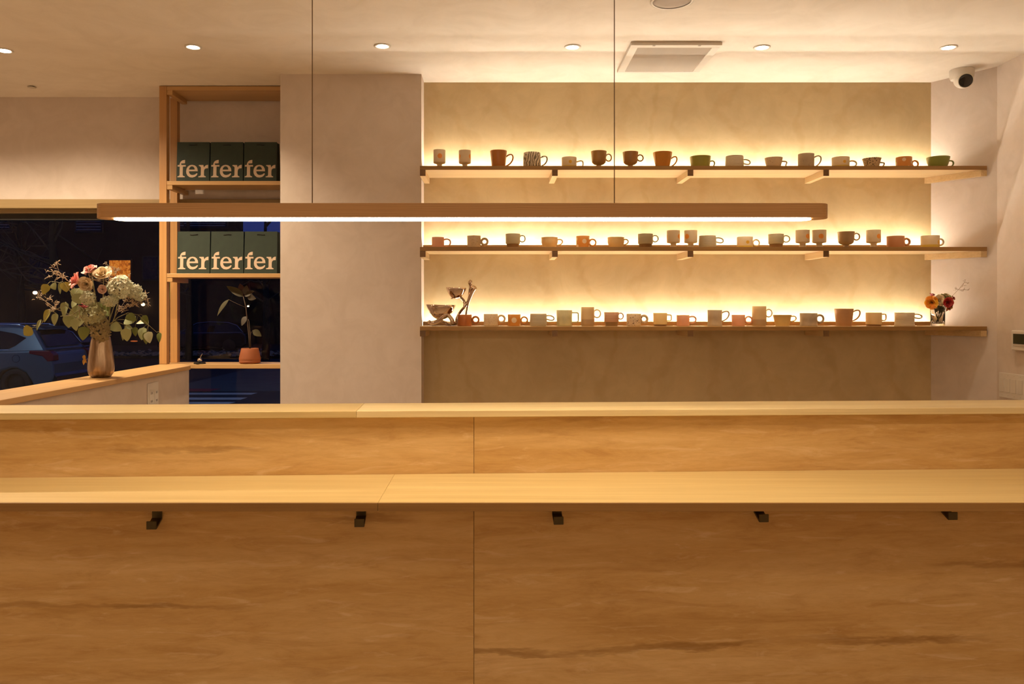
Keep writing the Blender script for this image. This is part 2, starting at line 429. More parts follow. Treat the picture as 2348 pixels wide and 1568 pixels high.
# ------------------------------------------------------------------ mug shelves on the lit wall
YS = 4.06
SH_Z = [2.119, 1.7140, 1.317]
SH_LAB = ['top oak wall shelf holding a row of mugs', 'middle oak wall shelf holding a row of mugs',
          'lowest oak wall shelf with mugs, chrome bowls and flowers']
def xwall(Y): return 2.30 + (XR-2.30)*(YB-Y)/(YB-4.03)
shelves = []
for zt, lab in zip(SH_Z, SH_LAB):
    sh = empty('wall_shelf', (.95, YB, zt-.02), label=lab, cat='shelf', group='oak mug shelves')
    shelves.append(sh)
    th = .0205
    put(MB().prism([(XPR+.002, YS+.0045), (xwall(YS)-.012, YS+.0045), (xwall(YB-.003)-.006, YB-.001), (XPR+.002, YB-.001)], zt-th, zt), 'board', M['pale_oak'], sh, .001)
    put(MB().box(XPR+.002, xwall(YS)-.012, YS, YS+.0043, zt-th, zt-.0003), 'edge_band', M['edge_oak'], sh, .0008)  # backlit shelf front, its shade painted as darker oak
    for bx in (-.372, .2885, .966, 1.644):
        bk = put(MB().box(bx-.0142, bx+.0142, YS+.0035, YB-.001, zt-th-.0305, zt-th-.0003), 'bracket', M['pale_oak_y'], sh, .001)
        put(MB().box(bx-.014, bx+.014, YS+.001, YS+.0034, zt-th-.0303, zt-th-.0005), 'end_grain', M['end_oak'], bk)
    a = (xwall(YS)-.012, YS+.001); b_ = (xwall(YB-.003)-.008, YB-.002)
    put(MB().prism([(a[0]-.030, a[1]), a, b_, (b_[0]-.030, b_[1])], zt-th-.0305, zt-th-.0003), 'bracket', M['pale_oak_y'], sh, .001)
    put(MB().box(XPR+.003, 2.262, 4.212, 4.222, zt+.0002, zt+.0215), 'light_lip', M['oak'], sh, .001)
    put(MB().box(XPR+.006, 2.285, 4.256, 4.270, zt+.0002, zt+.006), 'light_strip', M['led'], sh)

# ------------------------------------------------------------------ pendant
pen = empty('pendant_lamp', (-.0965, 2.258, 1.652), label='long slim ash pendant lamp hanging on two cables', cat='lamp')
def stadium(x0, x1, y0, y1, n=10):
    r = (y1-y0)/2; cy = (y0+y1)/2; p = []
    for i in range(n+1):
        a = -PI/2 + PI*i/n; p.append((x1-r+r*math.cos(a), cy+r*math.sin(a)))
    for i in range(n+1):
        a = PI/2 + PI*i/n; p.append((x0+r+r*math.cos(a), cy+r*math.sin(a)))
    return p
pz0, pz1 = 1.6525, 1.6915
put(MB().prism(stadium(-1.108, .915, 2.220, 2.297), pz0, pz1, smooth=True), 'body', M['pendant_wood'], pen, .0008, sharp=.6)
put(MB().prism(stadium(-1.062, .870, 2.228, 2.289), pz0-.0035, pz0+.001, smooth=True), 'diffuser', M['pendant_led'], pen, sharp=.6)
for cx_ in (-.5135, .3255):
    put(MB().tube([(cx_, 2.258, pz1), (cx_, 2.258, CEIL-.03)], .0014, 6), 'cable', M['cable'], pen)
    put(MB().lathe([(0, 0), (.03, 0), (.03, .028), (0, .028)], 20, Matrix.Translation((cx_, 2.258, CEIL-.03))), 'ceiling_cup', M['white_metal'], pen)

# ------------------------------------------------------------------ downlights
def downlight(x, y, lab, power, group, tilt=0.0, big=1.0, cone=150, blend=1.0, soft=.02):
    r = empty('downlight', (x, y, CEIL), label=lab, cat='downlight', group=group)
    MB().lathe([(.024, -.0005), (.038, -.0005), (.0385, -.003), (.036, -.0055), (.027, -.0035), (.024, -.0005)], 28).build('trim_ring', M['white_metal'], r)
    MB().lathe([(0, -.0085), (.012, -.008), (.0185*big, -.005), (.0205*big, -.001), (0, -.001)], 20).build('lens', M['lens'], r)
    ld = bpy.data.lights.new('downlight_beam', 'SPOT'); ld.energy = power; ld.color = WARM
    ld.spot_size = math.radians(cone); ld.spot_blend = blend; ld.shadow_soft_size = soft
    lo = bpy.data.objects.new('downlight_beam', ld); COL.objects.link(lo); lo.parent = r
    lo.location = (0, 0, -.02); lo.rotation_euler = (tilt, 0, 0)
    return r
dl = [(10, 115, 'brightest downlight, cut by the left edge of the picture'), (443, 107, 'downlight above the oak shelf unit'),
      (877, 105, 'downlight in front of the plaster pier'), (1313, 107, 'downlight just left of the ceiling vent'),
      (1747, 108, 'downlight just right of the ceiling vent'), (2175, 108, 'downlight next to the ceiling camera')]
for i, (px, py, lab) in enumerate(dl):
    Y = 1.205*F_PX/(VY-py); p = at(px, py, Y)
    downlight(p.x, p.y, lab, SPOT_W*(8.5, 3.4, .4, 2.8, 2.8, 1.3)[i], 'row of ceiling downlights over the shelves', cone=(150, 120, 76, 70, 70, 70)[i], big=1.35 if i == 0 else 1.0)
downlight(-3.13, 3.73, 'downlight beyond the left edge of the picture', SPOT_W*9, 'row of ceiling downlights over the shelves')  # extra lamp added out of view to brighten the left side
for k_, x in enumerate((-2.55, -1.65, -.75, .15, 1.05, 1.95)):
    downlight(x, 1.7, '%s downlight over the drink ledge, above the picture' % ('first', 'second', 'third', 'fourth', 'fifth', 'sixth')[k_],
              FLOOR_W*(1.45, 1.3, .95, .95, 1.1, 1.3)[k_], 'downlights over the drink ledge', cone=96, blend=.8)
for k_, x in enumerate((-2.2, -.7, .8, 2.0)):  # row added out of view to light the lower stone
    downlight(x, -.3, '%s wide downlight over the customer floor, above the picture' % ('first', 'second', 'third', 'fourth')[k_],
              50.0*(1, .95, 1.05, 1.35)[k_], 'downlights over the customer floor', cone=126, blend=.3, soft=.22)
M['globe'] = emit('opal_globe', WARM, 5.0)  # glow for the fill globes added behind the viewer
for x, gf, lab in ((-2.0, 2.6, 'opal globe pendant behind the viewer, nearest the window side'), (-.4, 1.1, 'opal globe pendant behind the viewer, middle of three'), (1.2, 1.7, 'opal globe pendant behind the viewer, nearest the switch wall')):
    r = empty('globe_pendant', (x, -2.2, 2.1), label=lab, cat='lamp', group='globe lamps over the seating side')
    MB().sphere((0, 0, 0), .11, 24, 14).build('globe', M['globe'], r)
    MB().tube([(0, 0, .11), (0, 0, CEIL-2.1)], .003, 6).build('cord', M['cable'], r)
    ld = bpy.data.lights.new('globe_light', 'POINT'); ld.energy = FILL_GLOBE_W*gf; ld.color = WARM; ld.shadow_soft_size = .14
    lo = bpy.data.objects.new('globe_light', ld); COL.objects.link(lo); lo.parent = r

# ------------------------------------------------------------------ ceiling vent
vx0, vx1, vy0, vy1 = .602, 1.012, 3.655, 4.085
vent = empty('ceiling_vent', ((vx0+vx1)/2, (vy0+vy1)/2, CEIL), label='square white ceiling vent with beige louvres', cat='vent')
zb = CEIL-.016
e_ = .036
fm = MB()
fm.box(vx0, vx1, vy0, vy0+e_, zb, CEIL-.0005).box(vx0, vx1, vy1-e_*.6, vy1, zb, CEIL-.0005)
fm.box(vx0, vx0+e_, vy0+e_, vy1-e_*.6, zb, CEIL-.0005).box(vx1-e_, vx1, vy0+e_, vy1-e_*.6, zb, CEIL-.0005)
put(fm, 'frame', M['white_metal'], vent, .0015)
for lx in (.70, .905):
    put(MB().box(lx, lx+.012, vy0-.001, vy0+.012, zb-.0012, zb-.0002), 'latch', M['grille'], vent)
put(MB().box(vx0+e_, vx1-e_, vy0+e_, vy1-e_*.6, CEIL-.003, CEIL-.0008), 'backing', M['vent_dark'], vent)
ns = 18; span = (vy1-e_*.6)-(vy0+e_)
sl_me = MB().box(vx0+e_+.0005, vx1-e_-.0005, -.0105, .0105, -.0006, .0006, Matrix.Rotation(-.5, 4, 'X'))
for k in range(ns):
    o = put(MB().add(sl_me.v, sl_me.f), 'louvre', M['louvre'], vent)
    o.location += Vector((0, vy0+e_+span*(k+.5)/ns, CEIL-.0095))

# ceiling speaker
sp = empty('ceiling_speaker', (.682, 3.172, CEIL), label='round in-ceiling speaker with taupe grille, cut by top edge', cat='speaker')
MB().lathe([(.0735, -.001), (.084, -.001), (.0845, -.004), (.078, -.006), (.0735, -.004)], 40).build('trim_ring', M['white_metal'], sp)
MB().lathe([(0, -.0045), (.05, -.004), (.0733, -.002), (.0733, -.0008), (0, -.0008)], 40).build('grille', M['grille'], sp)

# sprinkler cover plate in the ceiling
p = at(73, 198, 1.205*F_PX/512)
sk = empty('sprinkler_cover', (p.x, p.y, CEIL), label='small round sprinkler cover in the ceiling at far left', cat='sprinkler')
MB().lathe([(0, -.008), (.018, -.008), (.022, -.006), (.0, -.006)], 20).build('cover_plate', M['louvre'], sk)
MB().lathe([(0, -.006), (.012, -.006), (.012, -.0005), (0, -.0005)], 16).build('neck', M['grille'], sk)

# ------------------------------------------------------------------ security camera
sc = empty('security_camera', (2.335, 4.085, CEIL), label='white turret security camera on the ceiling near the corner', cat='camera')
MB().lathe([(0, -.0005), (.056, -.0005), (.057, -.006), (.055, -.036), (.050, -.048), (0, -.05)], 32).build('base', M['white_plastic'], sc, sharp=.7)
aim = (Vector((-.35, -1.6, -.62))).normalized()
R_ = aim.to_track_quat('Z', 'X').to_matrix().to_4x4()
cB = Vector((-.004, -.016, -.054))
MB().sphere((0, 0, 0), .043, 28, 16, M=R_).build('ball', M['white_plastic'], sc, loc=cB)
ring = MB().lathe([(.029, .030), (.036, .024), (.0395, .030), (.0375, .0425), (.0345, .0465), (.0326, .0455), (.0326, .038)], 32, R_).build('lens_ring', M['white_plastic'], sc, loc=cB)
MB().lathe([(0, .0475), (.020, .0470), (.0325, .0445), (.0325, .036), (0, .036)], 32, R_).build('lens_window', M['black'], sc, loc=cB)

# ------------------------------------------------------------------ wall controls at the right
XS = XR
swp = empty('switch_plate', (XS, 3.90, .975), label='ivory multi gang light switch plate on the right wall', cat='light switch')
sz0, sz1 = .972, 1.093
put(MB().box(XS-.006, XS-.0003, 3.72, 4.005, sz0, sz1), 'plate', M['white_plastic'], swp, .002)
for k in range(6):
    yc = 4.005-.0245-.0465*k
    put(MB().box(XS-.0085, XS-.0062, yc-.0165, yc+.0165, sz0+.028, sz1-.026), 'rocker', M['white_metal'], swp, .0012)
    tiny = MB()
    for zz in (sz0+.012, sz1-.012): tiny.box(XS-.0066, XS-.0061, yc-.002, yc+.002, zz-.002, zz+.002)
    put(tiny, 'screws', M['louvre'], swp)
th = empty('thermostat', (XS, 3.80, 1.25), label='white thermostat with dark screen on the right wall', cat='thermostat')
tz0, tz1 = 1.208, 1.302
put(MB().box(XS-.022, XS-.0003, 3.745, 3.885, tz0, tz1), 'housing', M['white_plastic'], th, .004)
put(MB().box(XS-.0235, XS-.0222, 3.755, 3.868, tz0+.030, tz1-.016), 'screen', plain('lcd_screen', (.035, .04, .022), .25), th)
put(MB().box(XS-.0235, XS-.0222, 3.755, 3.868, tz0+.018, tz0+.026), 'button_bar', M['louvre'], th)

# ------------------------------------------------------------------ mugs
def glaze(name, col, rough=.35, speck=None, var=.05, speck_scale=220, speck_lo=.33):
    col = wm(col)
    m, nt, b = new_mat(name)
    v = coords(nt); n = noise(nt, v, 18, 4)
    c = ramp(nt, n, [(.3, tuple(x*(1-var) for x in col)), (.7, tuple(min(1, x*(1+var)) for x in col))])
    if speck:
        s_ = noise(nt, v, speck_scale, 2, .5)
        f = nt.nodes.new('ShaderNodeMapRange'); f.inputs['From Min'].default_value = speck_lo; f.inputs['From Max'].default_value = speck_lo+.03
        f.inputs['To Min'].default_value = 1; f.inputs['To Max'].default_value = 0
        nt.links.new(s_, f.inputs['Value']); c = mix(nt, f.outputs['Result'], c, speck)
    nt.links.new(c, b.inputs['Base Color']); b.inputs['Roughness'].default_value = rough
    return m
def zsplit(name, lower, upper, zcut, rough=.4):
    lower = wm(lower); upper = wm(upper)
    m, nt, b = new_mat(name)
    tc = nt.nodes.new('ShaderNodeTexCoord'); sx = nt.nodes.new('ShaderNodeSeparateXYZ'); nt.links.new(tc.outputs['Object'], sx.inputs[0])
    g = nt.nodes.new('ShaderNodeMath'); g.operation = 'GREATER_THAN'; g.inputs[1].default_value = zcut
    nt.links.new(sx.outputs['Z'], g.inputs[0])
    nt.links.new(mix(nt, g.outputs[0], lower, upper), b.inputs['Base Color']); b.inputs['Roughness'].default_value = rough
    return m
def striped(name, base, line, foot, zf, pitch=.0062):
    base = wm(base); line = wm(line); foot = wm(foot)
    m, nt, b = new_mat(name)
    tc = nt.nodes.new('ShaderNodeTexCoord'); sx = nt.nodes.new('ShaderNodeSeparateXYZ'); nt.links.new(tc.outputs['Object'], sx.inputs[0])
    md = nt.nodes.new('ShaderNodeMath'); md.operation = 'PINGPONG'; md.inputs[1].default_value = pitch/2
    nt.links.new(sx.outputs['Z'], md.inputs[0])
    g = nt.nodes.new('ShaderNodeMath'); g.operation = 'GREATER_THAN'; g.inputs[1].default_value = pitch*.30; nt.links.new(md.outputs[0], g.inputs[0])
    c = mix(nt, g.outputs[0], base, line)
    g2 = nt.nodes.new('ShaderNodeMath'); g2.operation = 'GREATER_THAN'; g2.inputs[1].default_value = zf; nt.links.new(sx.outputs['Z'], g2.inputs[0])
    nt.links.new(mix(nt, g2.outputs[0], foot, c), b.inputs['Base Color']); b.inputs['Roughness'].default_value = .4
    return m
def dotted(name, base, dot, dots, R, lower=None, zcut=0):
    """round printed dots; dots = (angle deg round the mug, height m, radius m)"""
    base = wm(base); dot = wm(dot)
    m, nt, b = new_mat(name)
    tc = nt.nodes.new('ShaderNodeTexCoord'); c = None
    n = noise(nt, tc.outputs['Object'], 25, 3)
    c = ramp(nt, n, [(.3, tuple(x*.94 for x in base)), (.7, base)])
    if lower:
        sx = nt.nodes.new('ShaderNodeSeparateXYZ'); nt.links.new(tc.outputs['Object'], sx.inputs[0])
        g = nt.nodes.new('ShaderNodeMath'); g.operation = 'GREATER_THAN'; g.inputs[1].default_value = zcut; nt.links.new(sx.outputs['Z'], g.inputs[0])
        c = mix(nt, g.outputs[0], lower, c)
    for (a, z, r) in dots:
        d = nt.nodes.new('ShaderNodeVectorMath'); d.operation = 'DISTANCE'; nt.links.new(tc.outputs['Object'], d.inputs[0])
        d.inputs[1].default_value = (R*math.cos(math.radians(a)), R*math.sin(math.radians(a)), z)
        g = nt.nodes.new('ShaderNodeMath'); g.operation = 'LESS_THAN'; g.inputs[1].default_value = r; nt.links.new(d.outputs['Value'], g.inputs[0])
        c = mix(nt, g.outputs[0], c, dot)
    nt.links.new(c, b.inputs['Base Color']); b.inputs['Roughness'].default_value = .35
    return m
def marble(name):
    m, nt, b = new_mat(name)
    w = nd(nt, 'ShaderNodeTexWave', Scale=22.0, Distortion=16.0, Detail=3.0); w.inputs['Detail Scale'].default_value = .8
    nt.links.new(coords(nt), w.inputs['Vector'])
    nt.links.new(ramp(nt, w.outputs['Fac'], [(.25, (.16, .12, .07)), (.5, (.52, .42, .28)), (.8, (.66, .56, .4))]), b.inputs['Base Color'])
    b.inputs['Roughness'].default_value = .4
    return m
def ribs(name, col, pitch, rough=.4, vertical=False):
    col = wm(col)
    m, nt, b = new_mat(name)
    v = coords(nt)
    w = nd(nt, 'ShaderNodeTexWave', Scale=(1/pitch)/ (2*PI) * 2, Distortion=.6, Detail=1.0)
    w.bands_direction = 'X' if vertical else 'Z'
    nt.links.new(v, w.inputs['Vector'])
    nt.links.new(ramp(nt, w.outputs['Fac'], [(.1, tuple(x*.78 for x in col)), (.7, col)]), b.inputs['Base Color'])
    b.inputs['Roughness'].default_value = rough
    bump(nt, b, w.outputs['Fac'], .5, .002)
    return m

WARMTH = (1.02, .91, .74)
def wm(c): return tuple(min(1, a*b) for a, b in zip(c, WARMTH))
ORANGE = (.72, .27, .05); CREAM = (.66, .57, .44); BROWN = (.20, .095, .032)
G = {}
G['rust_rib'] = glaze('brown_orange_glaze', (.36, .145, .03), .25)
G['amber'] = glaze('amber_glaze', (.46, .20, .03), .12)
G['marble'] = marble('marbled_clay')
G['brown'] = glaze('brown_glaze', (.30, .165, .055), .22)
G['taupe'] = glaze('taupe_glaze', (.37, .28, .18), .22)
G['olive'] = glaze('olive_glaze', (.27, .26, .045), .3)
G['green'] = glaze('leaf_green_glaze', (.20, .24, .055), .3)
G['white_rib'] = ribs('white_ribbed_glaze', (.62, .57, .48), .006, .3)
G['grey_rib'] = ribs('grey_ribbed_glaze', (.47, .44, .37), .005, .4)
G['cream_speck'] = glaze('cream_speckled', (.58, .49, .38), .5, (.30, .19, .10))
G['cream_speck2'] = glaze('cream_dark_speckled', (.58, .48, .37), .5, (.16, .09, .05), speck_lo=.36, speck_scale=160)
G['brown_speck'] = glaze('brown_speckled', (.46, .36, .24), .5, (.10, .06, .03), speck_lo=.42, speck_scale=170)
G['stone'] = glaze('grey_brown_stoneware', (.36, .29, .21), .6, (.2, .15, .1))
G['stone2'] = glaze('grey_stoneware', (.40, .335, .26), .6)
G['pink'] = glaze('pink_glaze', (.66, .36, .26), .5)
G['cream'] = glaze('cream_glaze', (.68, .51, .27), .4)
G['yellow'] = glaze('pale_yellow_glaze', (.66, .52, .25), .4)
G['rust'] = glaze('rust_glaze', (.38, .13, .035), .4)
G['terra'] = glaze('terracotta_glaze', (.42, .20, .10), .55)
G['terra_tan'] = glaze('terracotta_tan_glaze', (.44, .26, .14), .5)
G['palegreen'] = glaze('pale_green_glaze', (.50, .50, .35), .3, var=.14)
G['tall_beige'] = zsplit('two_tone_beige', (.40, .29, .18), (.60, .47, .29), .034)
G['grey'] = glaze('grey_mug_glaze', (.34, .28, .22), .4, var=.2)
G['white_ring'] = ribs('white_ringed_glaze', (.60, .55, .46), .007, .3)
G['stripe'] = striped('grey_green_striped', (.30, .30, .22), (.70, .64, .52), (.22, .12, .05), .0185)
G['stripe_pink'] = striped('pink_brown_striped', (.42, .23, .16), (.68, .5, .4), (.24, .15, .07), .021, .0055)
G['yel_brown'] = zsplit('yellow_on_brown_foot', (.22, .11, .035), (.68, .53, .27), .0085)
G['cream_brown'] = zsplit('cream_on_brown_foot', (.24, .12, .04), (.68, .53, .31), .0085)
G['lemon'] = dotted('lemon_print', (.68, .61, .48), (.66, .40, .04), [(-86, .026, .0085)], .0385, (.60, .42, .07), .009)
G['lemon2'] = dotted('lemon_block_print', (.68, .61, .48), (.66, .42, .05), [(-52, .026, .012)], .043, (.60, .42, .07), .014)
G['dot_a'] = dotted('orange_white_dots', (.55, .24, .045), (.66, .56, .43), [(-82, .031, .0115), (-165, .044, .009), (-150, .008, .008), (-28, .047, .008), (-25, .006, .008), (170, .026, .011)], .034)
G['dot_b'] = dotted('orange_white_dots_b', (.55, .24, .045), (.66, .56, .43), [(-115, .037, .009), (-45, .026, .0115), (170, .02, .011), (-80, -.002, .008)], .036)
G['dot_c'] = dotted('orange_white_dots_c', (.55, .24, .045), (.66, .56, .43), [(-92, .030, .0135), (-14, .05, .009), (-22, .006, .008), (180, .03, .013)], .033)
def foot_dot(i, angs):
    return dotted('white_foot_cup_%d' % i, (.66, .59, .47), (.74, .30, .04), [(a, .056, .0125) for a in angs], .032)

# outer profiles (radius fraction, height fraction)
PROF = {
 'straight': [(0, 0), (.90, 0), (.97, .03), (1, .10), (1, .5), (1, 1)],
 'barrel': [(0, 0), (.90, 0), (.97, .04), (1.02, .14), (1.02, .45), (.985, .8), (.965, 1)],
 'taper': [(0, 0), (.78, 0), (.81, .03), (.88, .35), (.95, .7), (1, .96), (1.0, 1)],
 'bowl': [(0, 0), (.70, 0), (.735, .02), (.83, .25), (.92, .55), (.98, .85), (1.0, 1)],
 'wide': [(0, 0), (.84, 0), (.87, .05), (.92, .35), (.97, .75), (1, 1)],
 'flare': [(0, 0), (.70, 0), (.73, .05), (.84, .45), (.94, .85), (1, 1)],
 'amber': [(0, 0), (.66, 0), (.69, .03), (.80, .3), (.90, .6), (.975, .85), (1.0, 1)],
 'wavy': [(0, 0), (.74, 0), (.80, .06), (.90, .30), (.99, .55), (.98, .75), (.97, .88), (1, 1)],
 'footcup': [(0, 0), (.46, 0), (.46, .02), (.40, .08), (.42, .19), (.55, .235), (.90, .26), (.99, .29), (1, .36), (1, 1)],
 'footcup_tall': [(0, 0), (.56, 0), (.56, .02), (.45, .10), (.42, .20), (.47, .26), (.92, .29), (.99, .315), (1, .36), (1, 1)],
 'teacup': [(0, 0), (.36, 0), (.36, .04), (.30, .10), (.33, .17), (.62, .22), (.85, .32), (.92, .46), (.95, .75), (1, 1)],
 'stack': [(0, 0), (.80, 0), (.84, .04), (.86, .26), (.95, .30), (.985, .34), (.985, .7), (1, 1)],
 'step': [(0, 0), (.90, 0), (.90, .10), (.99, .115), (1, .16), (1, 1)],
 'rim': [(0, 0), (.97, 0), (1.0, .05), (.98, .13), (.96, .18), (.96, .5), (.97, 1)],
}
YC = 4.125
CS = F_PX/YC
def handle(mb, style, Rt, Rb, ext, zt, zb, t, H):
    """a handle in the XZ plane on the +X side of the mug"""
    def bez(p0, p1, p2, p3, n=14):
        out = []
        for i in range(n+1):
            s_ = i/n; a = (1-s_)**3; b = 3*s_*(1-s_)**2; c = 3*s_*s_*(1-s_); d = s_**3
            out.append((a*p0[0]+b*p1[0]+c*p2[0]+d*p3[0], 0, a*p0[1]+b*p1[1]+c*p2[1]+d*p3[1]))
        return out
    e = (ext-t - min(Rt, Rb)); cx = min(Rt, Rb) + e/.75
    x0, x1 = Rt-.002, Rb-.002
    if style == 'ring':
        rr = (zt-zb)/2 - t; zc = (zt+zb)/2; xc = ext - t - rr
        pts = [(xc+rr*math.cos(a), 0, zc+rr*math.sin(a)) for a in (2*PI*i/24 for i in range(24))]
        mb.tube(pts, t, 8, True, flat=1.5, up=(0, 1, 0))
        if xc-rr-t > min(Rt, Rb):
            mb.tube([(Rt-.003, 0, zc+rr*.55), (xc-rr*.75, 0, zc+rr*.62)], t, 8, flat=1.4, up=(0, 1, 0))
            mb.tube([(Rb-.003, 0, zc-rr*.55), (xc-rr*.75, 0, zc-rr*.62)], t, 8, flat=1.4, up=(0, 1, 0))
        return
    if style == 'D': pts = bez((x0, zt-.3*(zt-zb)*.3), (cx, zt+.16*(zt-zb)), (cx, zb-.10*(zt-zb)), (x1, zb+.02))
    elif style == 'ear': pts = bez((x0, zt-.18*(zt-zb)), (cx+.004, zt+.42*(zt-zb)), (cx+.006, zb+.30*(zt-zb)), (x1+.003, zb+t))
    elif style == 'arch': pts = bez((x0, zt-.18*(zt-zb)), (cx*.93, zt+.30*(zt-zb)), (ext+.004, zt-.15*(zt-zb)), (ext-t, zb+t*.8))
    elif style == 'arch2': pts = bez((x0, zt-.15*(zt-zb)), (cx*1.0, zt+.30*(zt-zb)), (cx*1.02, zb-.12*(zt-zb)), (x1-.001, zb+t*.9))
    elif style == 'oval':
        rr = (zt-zb)/2-t; zc = (zt+zb)/2; rx = (ext-t-Rt+.004)/2; xc = Rt-.004+rx
        pts = [(xc+rx*math.cos(a), 0, zc+rr*math.sin(a)) for a in (math.radians(160)-math.radians(320)*i/18 for i in range(19))]
        pts = [(Rt-.004, 0, pts[0][2])] + pts + [(Rb-.004, 0, pts[-1][2])]
    elif style == 'square':
        c_ = .006; pts = [(x0, 0, zt-t), (ext-t-c_, 0, zt-t), (ext-t-c_*.3, 0, zt-t-c_*.3), (ext-t, 0, zt-t-c_), (ext-t, 0, zb+t+c_*1.3), (ext-t-c_*.5, 0, zb+t+c_*.4), (ext-t-c_*1.3, 0, zb+t), (x1, 0, zb+t)]
    elif style == 'angle':
        pts = [(x0, 0, zt-t), ((x0+ext)/2, 0, zt-t*1.2), (ext-t*1.6, 0, zt-t*1.6), (ext-t*1.05, 0, zt-t*3.2), (ext-t*2, 0, (zt+zb)/2-.002), (ext-t*3.4, 0, zb+t), (x1, 0, zb+t*.9)]
    mb.tube(pts, t, 8, flat=1.5, up=(0, 1, 0))

def rad_at(prof, f):
    for (r0, z0), (r1, z1) in zip(prof, prof[1:]):
        if z0 <= f <= z1 and z1 > z0: return r0+(r1-r0)*(f-z0)/(z1-z0)
    return prof[-1][0]

def mug(shelf, xl, xr, top, prof, mat, label, h=None, cat='mug', t=.0026, rot=0.0, wob=None, seg=36):
    t = .0012+t*1.12
    """xl..xr and top: measured sides and rim; h = (style, outer x, top y, bottom y) of the handle"""
    zb = SH_Z[shelf]; base = VY-(zb-CAM_Z)*CS
    R = (xr-xl)/2/CS*.985; Hh = (base-top)/(CS*1.006)
    X = ((xl+xr)/2-VX)/CS
    root = empty('footed_cup' if cat == 'footed cup' else ('teacup' if cat == 'teacup' else 'mug'), (X, YC, zb+.0002), rot, label, cat,
                 'cups and mugs on the wall shelves')
    pr = [(r*R, z*Hh) for r, z in PROF[prof]]
    w = .0032
    # thick wall: rim rolled over, inside down to a floor
    inner = []; zfl = (.36 if prof.startswith('foot') else .30 if prof == 'teacup' else .10)*Hh
    top_r = pr[-1][0]
    inner.append((top_r-.0008, Hh+.0007)); inner.append((top_r-w+.0006, Hh+.0005))
    for f in (.95, .75, .55, .4):
        if f*Hh > zfl+.003: inner.append((rad_at(PROF[prof], f)*R-w, f*Hh))
    inner.append((max(.004, rad_at(PROF[prof], max(zfl/Hh, .02)+.03)*R-w*1.6), zfl)); inner.append((0, zfl))
    MB().lathe(pr+inner, seg, wob=wob).build('body', mat, root, sharp=.9)
    if h:
        style, hx, hy0, hy1 = h
        ext = (hx-(xl+xr)/2)/CS
        zt = (base-hy0)/CS; zbm = max((base-hy1)/CS, .0005)
        fr = min(max((zt-.002)/Hh, .05), .98); fb = min(max(zbm/Hh, .04), .9)
        hm = MB(); handle(hm, style, rad_at(PROF[prof], fr)*R, rad_at(PROF[prof], fb)*R, ext, zt, zbm, t, Hh)
        hm.build('handle', mat, root)
    return root

# top shelf, left to right
mug(0, 993.6, 1021.7, 344.4, 'footcup', foot_dot(1, (-82,)), 'white footed cup with orange dot, leftmost on the top shelf', cat='footed cup')
mug(0, 1051.7, 1080, 345.4, 'footcup', foot_dot(2, (-156, -22)), 'white footed cup, orange dots at both sides, left of brown ribbed mug', cat='footed cup')
mug(0, 1123.7, 1162.6, 346.2, 'taper', G['rust_rib'], 'brown orange flared mug on top shelf beside the marbled mug', ('ear', 1176, 354, 383), t=.0023)
mug(0, 1199.6, 1240, 351, 'barrel', G['marble'], 'marbled brown and cream mug on the top shelf', ('ear', 1254.6, 358, 383), t=.002)
mug(0, 1287.9, 1322.3, 361.6, 'straight', G['lemon'], 'low white and yellow lemon mug between marbled mug and teacup', ('arch', 1337, 369, 385), t=.002)
mug(0, 1354.7, 1391.3, 347.4, 'teacup', G['brown'], 'brown footed teacup left of the lamp cable, top shelf', ('oval', 1403.5, 352, 371), cat='teacup', t=.002)
mug(0, 1427.4, 1463.6, 349, 'teacup', G['brown'], 'brown footed teacup beside the amber cup, top shelf', ('oval', 1476.3, 353.5, 371), cat='teacup', t=.002)
mug(0, 1497, 1541.5, 350, 'amber', G['amber'], 'glossy amber flared cup on the top shelf', ('ear', 1551.5, 359, 385), t=.002)
mug(0, 1581.7, 1630, 359.6, 'wide', G['olive'], 'olive green wide cup right of the amber cup', ('arch2', 1639.6, 368, 384), t=.0018)
mug(0, 1663.8, 1704.8, 358.6, 'barrel', G['white_rib'], 'white ribbed mug right of the olive green cup', ('D', 1721.6, 365, 383), t=.0018)
mug(0, 1753.9, 1793.9, 362.4, 'bowl', G['cream_speck'], 'cream speckled cup with angular handle, left of tall grey mug', ('angle', 1805.7, 368, 385), t=.0022)
mug(0, 1830.3, 1866.3, 353.6, 'straight', G['stone'], 'tall grey brown stoneware mug, tallest toward the right of top shelf', ('ear', 1882.5, 357, 385), t=.0019)
mug(0, 1908, 1947, 361.6, 'straight', G['lemon'], 'white and yellow lemon mug right of the tall grey mug', ('arch2', 1965.5, 368, 386), t=.0024)
mug(0, 1978, 2019.7, 364, 'flare', G['brown_speck'], 'brown speckled low cup with angular handle, top shelf', ('angle', 2029.5, 371, 385), t=.0022)
mug(0, 2055, 2090, 361, 'straight', G['dot_b'], 'orange mug with pale dots beside the green cup, top shelf', ('ring', 2107, 367, 385.5), t=.0026)
mug(0, 2126, 2176, 361, 'bowl', G['green'], 'leaf green wide cup, rightmost on the top shelf', ('arch2', 2187, 367.5, 385), t=.0022)
